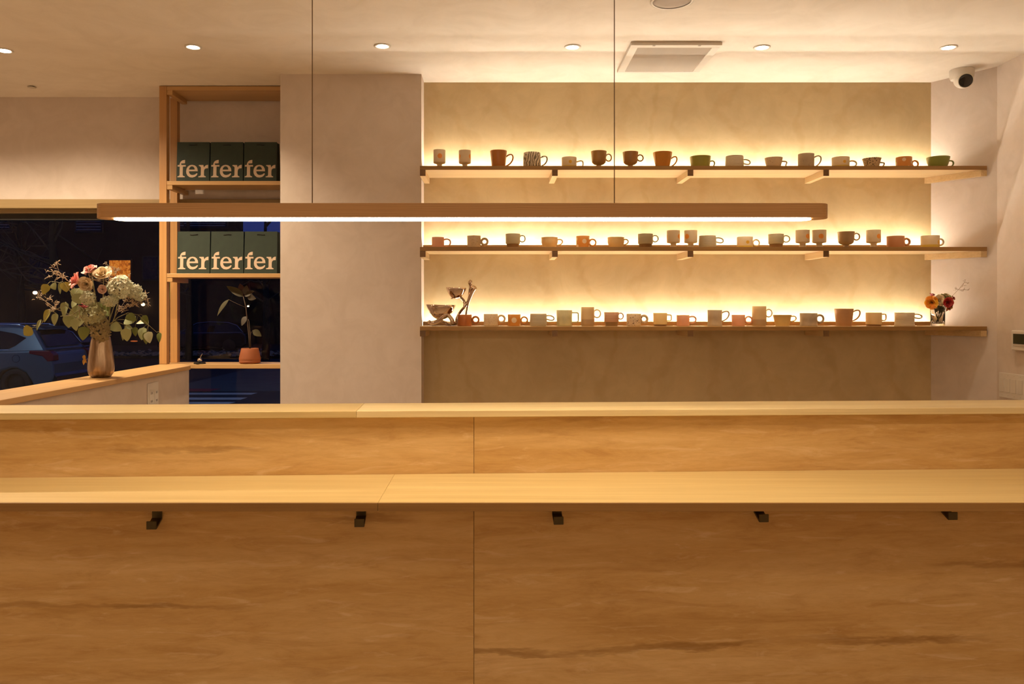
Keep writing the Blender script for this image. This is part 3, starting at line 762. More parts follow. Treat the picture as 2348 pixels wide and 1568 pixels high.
# middle shelf
mug(1, 990, 1018.5, 544.2, 'straight', G['pink'], 'small pink mug, leftmost on the middle shelf', ('arch2', 1034.5, 547, 567), t=.0022)
mug(1, 1071, 1102.5, 541, 'straight', G['cream_speck'], 'cream speckled mug with thick ring handle, second on middle shelf', ('ring', 1120.5, 544.5, 564), t=.0042)
mug(1, 1159, 1193, 536.6, 'stack', G['stripe'], 'striped grey mug on brown foot, leftmost of three on middle shelf', ('oval', 1205.5, 538.5, 556), t=.0016)
mug(1, 1240.6, 1279, 544.6, 'wavy', G['cream'], 'cream wavy cup left of the dotted orange mug', ('arch2', 1290.7, 548, 563), t=.0017, wob=lambda a, z: 1+.035*math.sin(3*a+.6))
mug(1, 1321, 1352, 541.6, 'straight', G['dot_a'], 'orange mug with large pale dots on the middle shelf', ('ring', 1368, 547, 565.5), t=.0024)
mug(1, 1392.5, 1431.4, 544.6, 'wavy', G['cream'], 'cream wavy cup right of the dotted orange mug', ('arch2', 1441.5, 548, 562), t=.0017, wob=lambda a, z: 1+.035*math.sin(3*a+.9))
mug(1, 1462.6, 1497.5, 536.6, 'stack', G['stripe'], 'striped grey mug on brown foot, just left of two footed cups', ('oval', 1510.5, 538.5, 556), t=.0016)
mug(1, 1529, 1559, 528.6, 'footcup_tall', foot_dot(3, (-38, 170)), 'tall white footed cup with orange dot at its right edge', cat='footed cup')
mug(1, 1569, 1598.6, 528.6, 'footcup_tall', foot_dot(4, (-140, -15)), 'tall white footed cup with orange dot at left, beside ribbed mug', cat='footed cup')
mug(1, 1602.6, 1642, 541, 'barrel', G['grey_rib'], 'pale grey ribbed mug right of the paired footed cups', ('D', 1660, 544, 563), t=.0017)
mug(1, 1690, 1726, 543.6, 'straight', G['lemon'], 'white and yellow lemon mug on the middle shelf', ('ring', 1742.7, 548, 566), t=.0022)
mug(1, 1762, 1797, 537, 'stack', G['stripe'], 'striped grey mug on brown foot, rightmost of three', ('oval', 1812, 539, 556.5), t=.0016)
mug(1, 1824.7, 1856, 528, 'footcup_tall', foot_dot(5, (-62,)), 'tall white footed cup right beside the last striped mug', cat='footed cup')
mug(1, 1863, 1894, 527.8, 'footcup_tall', foot_dot(6, (-95,)), 'tall white footed cup left of the taupe teacup', cat='footed cup')
mug(1, 1921, 1959, 531.8, 'teacup', G['taupe'], 'taupe footed teacup on the middle shelf', ('oval', 1972.5, 533.5, 552), cat='teacup', t=.002)
mug(1, 1987, 2019, 527.8, 'footcup_tall', foot_dot(7, (-68,)), 'tall white footed cup right of the taupe teacup', cat='footed cup')
mug(1, 2034.5, 2072.8, 541.8, 'straight', G['terra'], 'terracotta red mug with thick round handle, middle shelf', ('ring', 2088, 545, 564), t=.0036)
mug(1, 2113, 2152.7, 540.8, 'straight', G['lemon2'], 'white and yellow mug, rightmost on the middle shelf', ('ring', 2165, 546, 564), t=.0026)
# lowest shelf
mug(2, 1048, 1082, 721.5, 'straight', G['rust'], 'rust brown mug in front of the chrome bowls', ('ring', 1100, 724, 743), t=.0036)
mug(2, 1109, 1142, 720, 'straight', G['cream_speck'], 'cream speckled mug with ring handle, right of the rust mug', ('ring', 1159.5, 721, 741), t=.0034)
mug(2, 1164, 1194, 721, 'straight', G['dot_c'], 'orange mug with one big pale dot, lowest shelf', ('ring', 1211, 725, 743), t=.0024)
mug(2, 1215, 1254, 719.5, 'barrel', G['grey_rib'], 'pale grey ribbed mug beside the pale green mug', ('D', 1272, 722.5, 740.5), t=.0018)
mug(2, 1276, 1312, 711, 'straight', G['palegreen'], 'tall pale green hammered mug with squared handle', ('square', 1327.5, 715.5, 740), t=.0019)
mug(2, 1332, 1363, 704, 'barrel', G['tall_beige'], 'tall two tone beige mug right of the pale green mug', ('oval', 1378.5, 709, 729.5), t=.0017)
mug(2, 1385, 1419, 715.7, 'stack', G['stripe_pink'], 'pink striped mug on brown foot, lowest shelf', ('oval', 1430.5, 716.5, 733), t=.0016)
mug(2, 1436.6, 1470, 719.5, 'straight', G['cream_speck2'], 'cream mug with dark speckles and thick ring handle, lowest shelf', ('ring', 1487, 721, 742), t=.0046)
mug(2, 1498, 1529.7, 717.7, 'step', G['yel_brown'], 'pale yellow mug on brown foot, left of a pink mug', ('square', 1540.7, 720.5, 737), t=.0016)
mug(2, 1551.5, 1580.7, 722.5, 'straight', G['pink'], 'small pink mug between the yellow and grey mugs', ('arch2', 1597.5, 724.5, 742.5), t=.0024)
mug(2, 1622, 1656, 710.7, 'rim', G['stone2'], 'tall grey stoneware mug between the two pink mugs', ('ear', 1671.5, 713.5, 738), t=.0019)
mug(2, 1678, 1708, 722, 'straight', G['pink'], 'small pink mug right of the tall grey mug', ('ring', 1726, 724, 743), t=.0026)
mug(2, 1724.6, 1757, 702, 'barrel', G['tall_beige'], 'tall two tone beige mug, tallest in the right half of lowest shelf', ('oval', 1771.5, 708, 728), t=.0017)
mug(2, 1772.7, 1815, 722, 'flare', G['yellow'], 'pale yellow flared cup on the lowest shelf', ('arch2', 1826.5, 724, 738), t=.0018, wob=lambda a, z: 1+.03*math.sin(3*a+.6))
mug(2, 1834, 1874, 718, 'rim', G['grey'], 'mottled grey mug with thick ring handle, lowest shelf', ('ring', 1890.5, 720, 742), t=.0038)
mug(2, 1914, 1956, 707.7, 'taper', G['terra_tan'], 'tan terracotta flared mug, lowest shelf', ('ear', 1971.5, 711, 738), t=.0021)
mug(2, 1986, 2021, 716.7, 'step', G['cream_brown'], 'cream ribbed mug on brown foot, lowest shelf right', ('square', 2033, 719, 736), t=.0017)
mug(2, 2052, 2096, 716.7, 'rim', G['white_ring'], 'wide off white mug beside the glass flower vase', ('D', 2115.5, 719.5, 736), t=.0018)

# ------------------------------------------------------------------ chrome bowl sculpture
M['chrome'] = plain('rose_chrome', (.56, .43, .33), .05, 1.0, var=.02)
YSC = 4.135
def sx(x, y, dy=0.0):
    q = at(x, y, YSC+dy*1.0); q.y = YSC+dy; return q
chs = empty('bowl_sculpture', sx(1025, 747), label='polished metal branch sculpture holding two bowls on lowest shelf', cat='sculpture')
def bowl(cx, y0, wpx, hpx, name, dz=0):
    c_ = sx(cx, y0+hpx); R = wpx/2/CS; Hh = hpx/CS
    pr = [(0, 0), (.30*R, .01*Hh), (.52*R, .14*Hh), (.75*R, .42*Hh), (.92*R, .75*Hh), (1.0*R, Hh), (.965*R, Hh), (.86*R, .72*Hh), (.68*R, .42*Hh), (.4*R, .2*Hh), (0, .16*Hh)]
    return put(MB().lathe(pr, 36, Matrix.Translation(c_) @ Matrix.Rotation(dz, 4, 'Y')), name, M['chrome'], chs)
bowl(1010.5, 698.5, 68, 33, 'bowl', .02); bowl(1045.5, 659.5, 47, 25, 'bowl', .03)
def branch(pts, rad, seg=10, up=None):
    P = [sx(*p) for p in pts]
    # smooth with Catmull-Rom
    Q = []; Rr = []
    for i in range(len(P)-1):
        p0, p1, p2, p3 = P[max(i-1, 0)], P[i], P[i+1], P[min(i+2, len(P)-1)]
        for s_ in (0, .25, .5, .75):
            Q.append(.5*((2*p1)+(-p0+p2)*s_+(2*p0-5*p1+4*p2-p3)*s_**2+(-p0+3*p1-3*p2+p3)*s_**3)); Rr.append(rad[i]+(rad[i+1]-rad[i])*s_)
    Q.append(P[-1]); Rr.append(rad[-1])
    return put(MB().tube(Q, Rr, seg), 'branch', M['chrome'], chs)
k = 1/CS
branch([(983, 738, -.02), (990, 741, -.03), (998, 740, -.04), (1005, 736, -.045), (1013, 729, -.045), (1019, 723, -.04), (1026, 722, -.03), (1033, 728, -.03), (1037, 736, -.03), (1038, 743, -.03)],
       [2*k, 5.5*k, 6*k, 5.5*k, 5*k, 5*k, 4.5*k, 4.5*k, 5*k, 4*k])
branch([(1001, 738, -.05), (1008, 730, -.055), (1017, 722, -.05)], [2*k, 3*k, 2.5*k])
branch([(1022, 740, .0), (1028, 744, -.01), (1036, 744, -.02)], [2.5*k, 3*k, 2*k])
branch([(1010, 735, .01), (1030, 742, .03), (1045, 741, .03), (1048, 730, .03), (1055, 716, .03), (1063, 706, .02), (1066, 698, .02), (1063, 689, .02), (1056, 682, .01), (1047, 680, 0), (1034, 684, 0)],
       [3*k, 4*k, 4*k, 4*k, 3.6*k, 3.4*k, 3.6*k, 3.4*k, 3.2*k, 3.6*k, 1.5*k])
branch([(1067, 738, .03), (1069, 720, .03), (1071, 707, .03), (1073, 694, .02), (1079, 677, .01), (1084, 665, .0), (1088, 659, -.01)],
       [2.6*k, 2.6*k, 2.8*k, 3.8*k, 5*k, 6*k, 6.6*k])
branch([(1075, 688, .02), (1077, 670, .02), (1079, 655, .02), (1078, 648, .02), (1080, 643, .015)], [2.8*k, 3.2*k, 3.6*k, 5.4*k, 3.2*k])
branch([(1066, 704, .02), (1069, 697, .02), (1074, 691, .02)], [3.4*k, 4*k, 3.6*k])
put(MB().sphere(sx(984, 738, -.03), .010, 14, 8).sphere(sx(1042, 741, .02), .010, 14, 8), 'knots', M['chrome'], chs)

# ------------------------------------------------------------------ paper bags with lettering
M['bag'] = plain('dark_green_paper', (.015, .029, .016), .65, var=.12, scale=30)
M['print'] = plain('beige_print', (.60, .46, .33), .7, var=.03)
M['cord'] = plain('black_cord', (.008, .007, .006), .8)
LET = [
 [(0,187),(27,187),(32,212),(45,238),(70,257),(92,263),(111,265),(111,214),(75,211),(52,211),(52,200),(60,187),(123,187),(123,163),(80,163),(80,35),(88,22),(112,14),(112,0),(0,0),(0,14),(22,20),(32,35),(32,163),(0,163)],
 [(305,92),(172,92),(178,66),(192,46),(214,36),(240,36),(266,44),(292,63),(303,53),(288,26),(262,6),(224,-4),(184,2),(152,26),(134,60),(130,95),(136,131),(153,162),(181,183),(218,190),(255,183),(283,162),(299,132)],
 [(320,187),(320,173),(340,166),(352,150),(352,35),(342,20),(315,14),(315,0),(428,0),(428,14),(408,20),(400,35),(400,95),(405,118),(418,132),(436,137),(458,137),(460,190),(440,188),(415,175),(398,150),(392,168),(388,187)],
]
HOLE = [(172,117),(259,117),(254,141),(240,160),(217,168),(194,161),(179,143)]
def letters_mesh(sc_):
    cu = bpy.data.curves.new('lettering', 'CURVE'); cu.dimensions = '2D'; cu.fill_mode = 'BOTH'; cu.extrude = .0003
    for poly in LET+[HOLE]:
        sp_ = cu.splines.new('POLY'); sp_.points.add(len(poly)-1); sp_.use_cyclic_u = True
        for q, (a, b) in zip(sp_.points, poly): q.co = (a*sc_, b*sc_, 0, 1)
    o = bpy.data.objects.new('tmp', cu); COL.objects.link(o)
    dg = bpy.context.evaluated_depsgraph_get(); me = bpy.data.meshes.new_from_object(o.evaluated_get(dg))
    bpy.data.objects.remove(o); bpy.data.curves.remove(cu)
    me.transform(Matrix.Rotation(PI/2, 4, 'X')); me.materials.clear(); me.materials.append(M['print'])
    return me
SB = F_PX/4.395
BW = 76.6/SB; BH = 97/SB
let_me = letters_mesh(BW/503.0)
bag_me = None
bag_lab = {(0, 0): 'dark green paper bag on the upper bag shelf, nearest the oak post', (0, 1): 'dark green paper bag in the middle of the upper bag shelf',
           (0, 2): 'dark green paper bag on the upper bag shelf, nearest the pier', (1, 0): 'dark green paper bag on the lower bag shelf, nearest the oak post',
           (1, 1): 'dark green paper bag in the middle of the lower bag shelf', (1, 2): 'dark green paper bag on the lower bag shelf, nearest the pier'}
for row, (zt, x0) in enumerate(((2.092, 403.5), (1.595, 404.5))):
    hgt = BH*(.945 if row == 0 else 1.0)
    for k_ in range(3):
        xl = (x0+77.2*k_-VX)/SB
        r = empty('paper_bag', (xl+BW/2, 4.395, zt+.0003), random.uniform(-.006, .006), bag_lab[(row, k_)], 'bag', 'dark green bags printed in beige')
        w = BW/2-.0012; d = .085
        b = MB()
        # open-topped folded bag: slightly pinched toward the top, fold lines on the sides
        vs_ = [(-w, 0, 0), (w, 0, 0), (w, d, 0), (-w, d, 0), (-w*.985, .012, hgt), (w*.985, .012, hgt), (w*.985, d-.02, hgt), (-w*.985, d-.02, hgt),
               (w-.006, d*.5, hgt), (-w+.006, d*.5, hgt), (w, d*.5, 0), (-w, d*.5, 0)]
        b.add(vs_, [(3, 2, 10, 11), (11, 10, 1, 0), (0, 1, 5, 4), (1, 10, 8, 5), (10, 2, 6, 8), (2, 3, 7, 6), (3, 11, 9, 7), (11, 0, 4, 9)])
        bo = b.build('bag_body', M['bag'], r)
        sm_ = bo.modifiers.new('paper', 'SOLIDIFY'); sm_.thickness = .0012; sm_.offset = -1
        tl = math.atan(.012/hgt)
        l = link_mesh('lettering', let_me, r, Matrix.Translation((-w+.0062, -.0008+.012*.105, .0235)) @ Matrix.Rotation(-tl, 4, 'X'))
        hz = hgt*.925
        sag = [.0, -.0012, -.002, -.0015, -.0005, .0008, .001]
        pts = [(-.021+.042*i/6, -.0016+.012*.925, hz+sag[(i+k_*2) % 7]*.8) for i in range(7)]
        MB().tube(pts, .0021, 6).build('handle_cord', M['cord'], r)

# ------------------------------------------------------------------ potted plant and incense holder on the window shelf
M['pot'] = plain('terracotta_pot', (.27, .075, .02), .75, var=.1)
M['soil'] = plain('soil', (.02, .013, .008), .95)
M['leaf_dim'] = plain('dull_olive_leaf', (.045, .038, .010), .6, var=.3)
M['leaf_dim2'] = plain('dull_brown_leaf', (.050, .038, .024), .6, var=.3)
M['leaf_red'] = plain('dull_red_leaf', (.055, .016, .012), .6, var=.3)
M['stem_dim'] = plain('dull_stem', (.05, .028, .014), .7)
pp = at(573, 831, 4.43); pp.z = 1.1072
pl = empty('potted_plant', pp, label='thin stemmed plant in a terracotta pot on the window shelf', cat='plant')
s4 = F_PX/4.43
MB().lathe([(0, 0), (20*1/s4, 0), (23.5/s4, 2/s4), (24/s4, 5/s4), (24/s4, 5.6/s4), (23.4/s4, 6/s4), (24.2/s4, 8/s4), (24.0/s4, 13/s4), (21.5/s4, 24/s4), (19.2/s4, 34/s4), (18.6/s4, 35/s4), (17.6/s4, 34/s4), (17.6/s4, 28/s4), (0, 28/s4)], 36).build('pot', M['pot'], pl)
MB().lathe([(0, 28.2/s4), (17.5/s4, 28.2/s4), (17.5/s4, 29/s4), (0, 29.4/s4)], 20).build('soil', M['soil'], pl)
def pw(x, y, dy=0): q = at(x, y, 4.43+dy); return q-pp
def stem(mbname, pts, r0, r1, mat, parent):
    n = len(pts); return MB().tube(pts, [r0+(r1-r0)*i/(n-1) for i in range(n)], 6).build(mbname, mat, parent)
st1 = [pw(573, 803), pw(571, 770), pw(567, 735), pw(564, 705), pw(558, 680)]
stem('stem', st1, .004, .0025, M['stem_dim'], pl)
stem('stem', [pw(574, 803), pw(574, 770), pw(571, 737), pw(569, 732)], .003, .002, M['stem_dim'], pl)
def leaf_mesh(L, Wd, cup=.15, tipw=.5, n=8, round_=False):
    """a leaf lying along +X from its stalk, folded a little along the midrib"""
    v = []; f = []
    for i in range(n+1):
        t = i/n
        w = Wd*(math.sin(PI*min(t**(.62 if round_ else .75), 1)))**(.75 if round_ else .9)*.5 + 1e-4
        z = -cup*L*(t-.5)**2*1.2
        v += [(t*L, -w, z+abs(w)*cup), (t*L, 0, z), (t*L, w, z+abs(w)*cup)]
    for i in range(n):
        a = i*3; f += [(a, a+1, a+4, a+3), (a+1, a+2, a+5, a+4)]
    me = bpy.data.meshes.new('leaf'); me.from_pydata(v, [], f); me.polygons.foreach_set('use_smooth', [True]*len(f)); return me
def place_leaf(me, name, parent, base, tip, roll=0.0, mat=None, scale=None, S3=None):
    base = Vector(base); tip = Vector(tip); x = (tip-base); L = x.length; x.normalize()
    n_ = Vector((0, -1, .35)); n_ = n_ - x*n_.dot(x)
    n_ = n_.normalized() if n_.length > 1e-4 else x.orthogonal().normalized()
    n_ = Matrix.Rotation(roll, 3, x) @ n_; y = n_.cross(x)
    R = Matrix((x, y, n_)).transposed().to_4x4()
    o = link_mesh(name, me, parent, Matrix.Translation(base) @ R @ (Matrix.Diagonal((*S3, 1)) if S3 else Matrix.Scale(scale or 1, 4)))
    return o
def leaf_copy(me, mat):
    m2 = me.copy(); m2.materials.clear(); m2.materials.append(mat); return m2
big = leaf_mesh(46/s4, 17/s4); med = leaf_mesh(24/s4, 15/s4)
B1 = leaf_copy(big, M['leaf_dim']); B2 = leaf_copy(med, M['leaf_dim2']); B3 = leaf_copy(med, M['leaf_red']); B4 = leaf_copy(big, M['leaf_dim2'])
place_leaf(B1, 'leaf', pl, pw(558, 679), pw(521, 656), .2)
place_leaf(B2, 'leaf', pl, pw(560, 678), pw(590, 664), -.3); place_leaf(B2, 'leaf', pl, pw(562, 676), pw(566, 652, .02), .4)
place_leaf(B3, 'leaf', pl, pw(556, 672, .01), pw(550, 650, .02), .1); place_leaf(B2, 'leaf', pl, pw(566, 678), pw(584, 684, -.01), .5)
place_leaf(B1, 'leaf', pl, pw(523, 686), pw(492, 730), .6); place_leaf(B2, 'leaf', pl, pw(564, 725), pw(556, 742), .3)
place_leaf(leaf_copy(med, M['leaf_dim']), 'leaf', pl, pw(580, 757), pw(604, 774), .2)
stem('leaf_stalk', [pw(564, 705), pw(545, 697), pw(523, 686)], .0015, .001, M['stem_dim'], pl)
stem('leaf_stalk', [pw(573, 785), pw(575, 765), pw(580, 757)], .0015, .001, M['stem_dim'], pl)

ip = at(458, 832, 4.40); ip.z = 1.1072
ih = empty('incense_holder', ip, label='small silver ball holder with tilted stick on black base', cat='incense holder')
MB().lathe([(0, 0), (.031, 0), (.032, .003), (.030, .0075), (.012, .0085), (0, .0085)], 28).build('base', M['black'], ih, sharp=.6)
M['silver'] = plain('silver', (.82, .76, .68), .12, 1.0, var=.02)
MB().sphere((0, 0, .0205), .0125, 20, 12).build('ball', M['silver'], ih)
MB().tube([(.001, 0, .030), (.0145, 0, .056)], .0011, 6).build('stick', M['silver'], ih)

# ------------------------------------------------------------------ flowers
YV = 3.53; SV = F_PX/YV
def bw(x, y, d=0.0):
    q = at(x, y, YV); q.y += d; return q
def leafmat(name, col, rough=.5):
    m = plain(name, col, rough, var=.22, scale=60)
    b = m.node_tree.nodes['Principled BSDF']
    b.inputs['Subsurface Weight'].default_value = 0.0
    return m
M['euc'] = leafmat('eucalyptus_leaf', (.33, .36, .17)); M['euc_y'] = leafmat('yellowed_leaf', (.36, .32, .06))
M['euc_d'] = leafmat('deep_green_leaf', (.16, .19, .04)); M['euc_p'] = leafmat('pale_leaf', (.50, .52, .33))
M['stem'] = leafmat('flower_stem', (.22, .19, .07)); M['twig'] = leafmat('dry_twig', (.30, .21, .12))
M['pink'] = leafmat('pink_petal', (.80, .36, .31), .6); M['creamp'] = leafmat('cream_petal', (.80, .66, .44), .6)
M['tanp'] = leafmat('dried_tan_petal', (.55, .39, .22), .6); M['palepink'] = leafmat('pale_pink_petal', (.72, .47, .38), .6)
M['hyd'] = leafmat('pale_green_petal', (.55, .56, .40), .6); M['hyd_b'] = leafmat('brown_green_petal', (.26, .20, .09), .6)
M['limo'] = leafmat('dry_sprig', (.55, .41, .27), .7); M['red'] = leafmat('red_petal', (.45, .03, .03), .5)
M['orange_p'] = leafmat('orange_yellow_petal', (.72, .26, .02), .5); M['yellow_p'] = leafmat('yellow_petal', (.75, .40, .02), .5)
M['darkred'] = leafmat('dark_red_petal', (.30, .015, .012), .5); M['dkgreen'] = leafmat('dark_green_stem', (.05, .055, .012), .5)
M['gold_p'] = leafmat('dried_gold_petal', (.50, .27, .04), .6)

def petal_mesh(rb, rt, h, phi, curl=.18, nu=6, nv=5):
    v = []; f = []
    for j in range(nv+1):
        t = j/nv
        for i in range(nu+1):
            u = -1+2*i/nu
            r = rb+(rt-rb)*t**.8+curl*t**4*(1-.3*abs(u)); z = h*t**.85-.22*h*t*u*u-curl*.5*t**5
            a = u*phi*(math.sin(PI*(.15+.75*t*.9)))**.6
            v.append((r*math.cos(a), r*math.sin(a), z))
    for j in range(nv):
        for i in range(nu):
            a = j*(nu+1)+i; f.append((a, a+1, a+nu+2, a+nu+1))
    me = bpy.data.meshes.new('petal'); me.from_pydata(v, [], f); me.polygons.foreach_set('use_smooth', [True]*len(f)); return me
PET = [petal_mesh(.03, .17, .95, math.radians(85), .04), petal_mesh(.12, .52, .86, math.radians(60), .12), petal_mesh(.16, .80, .66, math.radians(48), .20), petal_mesh(.07, .34, .93, math.radians(72), .07)]
_pm = {}
def pmesh(k, mat):
    if (k, mat.name) not in _pm: _pm[(k, mat.name)] = leaf_copy(PET[k], mat)
    return _pm[(k, mat.name)]
def rose(name, label, c, r, axis, mat, mouth, group, stem_mat, mats=None, layers=((3, 0), (4, 3), (5, 1), (6, 2)), cat='flower', stemr=.0018):
    c = Vector(c); axis = Vector(axis).normalized()
    root = empty(name, c, 0, label, cat, group)
    Rm = axis.to_track_quat('Z', 'Y').to_matrix().to_4x4()
    rr = random.Random(sum(map(ord, label)))
    base = -axis*r*.45
    for n_, k in layers:
        for q in range(n_):
            A = 2*PI*q/n_+k*.5+rr.uniform(-.12, .12)
            mt = mat if mats is None else mats[(q+k) % len(mats)]
            Mx = Matrix.Translation(base) @ Rm @ Matrix.Rotation(A, 4, 'Z') @ Matrix.Rotation(rr.uniform(-.06, .1), 4, 'Y') @ Matrix.Scale(r*rr.uniform(.92, 1.06), 4)
            link_mesh('petal', pmesh(k, mt), root, Mx)
    sp_ = MB().sphere(base-axis*r*.02, r*.2, 10, 6); sp_.build('calyx', stem_mat, root)
    m_ = Vector(mouth)-c
    MB().tube([base, base*1.6+m_*.25, m_*.7, m_], stemr, 6).build('stem', stem_mat, root)
    return root

# big vase on the half-wall ledge
vp = bw(231.5, 866); vp.z = 1.1073
M['vase'] = None
def vase_mat():
    m, nt, b = new_mat('hammered_bronze')
    v = coords(nt, (1, 1, .12)); n = noise(nt, v, 60, 4, .6)
    nt.links.new(ramp(nt, n, [(.3, (.22, .135, .075)), (.7, (.50, .36, .24))]), b.inputs['Base Color'])
    b.inputs['Metallic'].default_value = .9; b.inputs['Roughness'].default_value = .3
    bump(nt, b, n, .25, .003); return m
vs_px = [(0, 0), (17, 0), (22, 2), (26.5, 9), (28.2, 18), (28, 28), (26.3, 45), (23.8, 65), (21.3, 82), (19.4, 92), (18.4, 92.5), (17.4, 90), (20, 70), (22, 45), (20, 10), (0, 8)]
vase = empty('flower_vase', vp, label='ribbed bronze metal vase holding the large bouquet', cat='vase')
MB().lathe([(a/SV, b/SV) for a, b in vs_px], 48, wob=lambda a, z: 1+.012*math.sin(14*a)).build('body', vase_mat(), vase)
MOUTH = vp+Vector((0, 0, 80/SV))
GB = 'flowers in the bronze vase'
def mouth(dx=0, dy=0): return MOUTH+Vector((dx, dy, -.02))
R3 = lambda s=.3: random.uniform(-s, s)

rose('rose', 'fully open pink rose at the left of the bouquet', bw(180, 643, -.03), 21/SV, (-.75, -.6, .35), M['pink'], mouth(-.006), GB, M['stem'])
rose('rose', 'pink rose at the top of the bouquet beside a cream rose', bw(205, 617, .0), 19/SV, (-.25, -.5, .85), M['pink'], mouth(-.004), GB, M['stem'])
rose('rose', 'cream rose at the top of the bouquet', bw(237, 626, -.01), 21/SV, (.1, -.75, .65), M['creamp'], mouth(0), GB, M['stem'])
rose('rose', 'dried tan rose in the middle of the bouquet', bw(207, 652, -.04), 17/SV, (.1, -.85, -.1), M['tanp'], mouth(-.002), GB, M['stem'], mats=[M['tanp'], M['creamp']])
rose('rose', 'small pale pink rose between tan rose and hydrangea', bw(242, 664, -.03), 11/SV, (.1, -.9, .2), M['palepink'], mouth(.002), GB, M['stem'])
rose('rose', 'cream rose half hidden behind the hydrangea', bw(274, 636, .02), 14/SV, (.2, -.3, .9), M['creamp'], mouth(.004), GB, M['stem'])

def floret_ball(name, label, blobs, mat, nfl, size, mth, group, cat='flower', brown=None):
    root = empty(name, blobs[0][0], 0, label, cat, group)
    o0 = Vector(blobs[0][0]); rr = random.Random(len(label)*13)
    for gi, (c, rx, ry, rz) in enumerate(blobs):
        b = MB(); c = Vector(c)-o0
        for k_ in range(nfl):
            z = 1-2*(k_+.5)/nfl; a = k_*2.39996
            d = Vector((math.sqrt(1-z*z)*math.cos(a), math.sqrt(1-z*z)*math.sin(a), z))
            if d.y > .55: continue
            p = c+Vector((d.x*rx, d.y*ry, d.z*rz))*rr.uniform(.88, 1.05)
            nrm = (d+Vector((rr.uniform(-.4, .4), rr.uniform(-.4, .1), rr.uniform(-.4, .4)))).normalized()
            t1 = nrm.orthogonal().normalized(); t2 = nrm.cross(t1); ph = rr.uniform(0, PI)
            for q in range(4):
                A = ph+q*PI/2; e1 = t1*math.cos(A)+t2*math.sin(A); e2 = nrm.cross(e1)
                s_ = size*rr.uniform(.8, 1.15)
                P = [p, p+e1*s_*.5+e2*s_*.42+nrm*s_*.12, p+e1*s_+nrm*s_*.28, p+e1*s_*.5-e2*s_*.42+nrm*s_*.12]
                b.add(P, [(0, 1, 2), (0, 2, 3)], True)
        o = b.build('florets', mat if gi == 0 or not brown else brown, root); o['kind'] = 'stuff'
    m_ = Vector(mth)-o0
    MB().tube([Vector((0, .01, 0)), m_*.5+Vector((.01, .01, 0)), m_], .0022, 6).build('stem', M['stem'], root)
    return root
floret_ball('hydrangea', 'pale green hydrangea head at the right of the bouquet',
            [(bw(281, 660, -.02), 27/SV, .045, 24/SV), (bw(306, 668, .0), 17/SV, .03, 14/SV), (bw(322, 680, .0), 9/SV, .02, 7/SV)], M['hyd'], 90, .0145, mouth(.006), GB)
floret_ball('hydrangea', 'small pale green hydrangea cluster at the bouquet centre',
            [(bw(261, 690, -.04), 16/SV, .025, 10/SV), (bw(215, 684, -.05), 14/SV, .02, 15/SV)], M['hyd'], 40, .014, mouth(.003), GB)
floret_ball('hydrangea', 'dried brown hydrangea florets just above the vase mouth',
            [(bw(238, 755, -.03), 20/SV, .03, 28/SV), (bw(226, 722, -.045), 22/SV, .03, 20/SV)], M['hyd_b'], 55, .016, mouth(.001, -.01), GB, brown=leafmat('green_brown_petal', (.33, .32, .16)))

# round-leaved eucalyptus branches
euc_me = leaf_mesh(1.0, 1.0, .12, n=8, round_=True)
EM = {k_: leaf_copy(euc_me, M[k_]) for k_ in ('euc', 'euc_y', 'euc_d', 'euc_p')}
def branch_leaves(label, path, leaves, rad=.0018):
    P = [bw(*p) for p in path]
    root = empty('eucalyptus_branch', P[0], 0, label, 'branch', GB)
    Pl = [p-P[0] for p in P]
    MB().tube([Vector((0, 0, 0))]+Pl[1:], [rad*(1-.5*i/len(Pl)) for i in range(len(Pl))], 6).build('stem', M['stem'], root)
    rr = random.Random(len(label))
    for (x, y, w, h, ang, mk) in leaves:
        # ang: where the leaf tip points, degrees clockwise from right in the picture
        d = rr.uniform(-.05, .03)
        L = 1.22*max(w, h)/SV; a = math.radians(ang)
        cpt = bw(x, y, d)-P[0]; dirv = Vector((math.cos(a), rr.uniform(-.35, .15), -math.sin(a))).normalized()
        b0 = cpt-dirv*L*.5; t0 = cpt+dirv*L*.5
        wide = min(w, h)/max(w, h)
        place_leaf(EM[mk], 'leaf', root, b0, t0, rr.uniform(-.35, .35), S3=(L, L*max(.35, wide), L))
        near = min(Pl, key=lambda q: (q-b0).length)
        MB().tube([near, (near+b0)*.5+Vector((0, 0, .004)), b0], .0008, 5).build('leaf_stalk', M['stem'], root)
branch_leaves('eucalyptus branch reaching up left with leaves under the pink rose', [(229, 782, 0), (205, 735, -.01), (175, 680, -.02), (150, 650, -.01), (120, 645, 0)],
    [(116.5, 664, 17, 21, 110, 'euc_y'), (128, 657, 15, 14, 60, 'euc'), (140, 660, 10, 24, 95, 'euc'), (154, 658, 20, 20, 80, 'euc_y'),
     (173, 675, 26, 26, 100, 'euc'), (189, 686, 22, 20, 60, 'euc'), (172, 697, 15, 16, 120, 'euc')])
branch_leaves('eucalyptus branch drooping far left over the parked car', [(228, 782, 0), (200, 740, -.02), (160, 700, -.03), (120, 715, -.02), (98, 738, 0), (86, 752, 0)],
    [(76.4, 759.6, 22, 22, 140, 'euc_y'), (104, 724, 15, 27, 115, 'euc_y'), (96, 745, 6, 22, 105, 'euc'), (140, 707, 17, 25, 100, 'euc'), (153.5, 715, 12, 23, 95, 'euc'),
     (130.5, 732, 14, 24, 95, 'euc')])
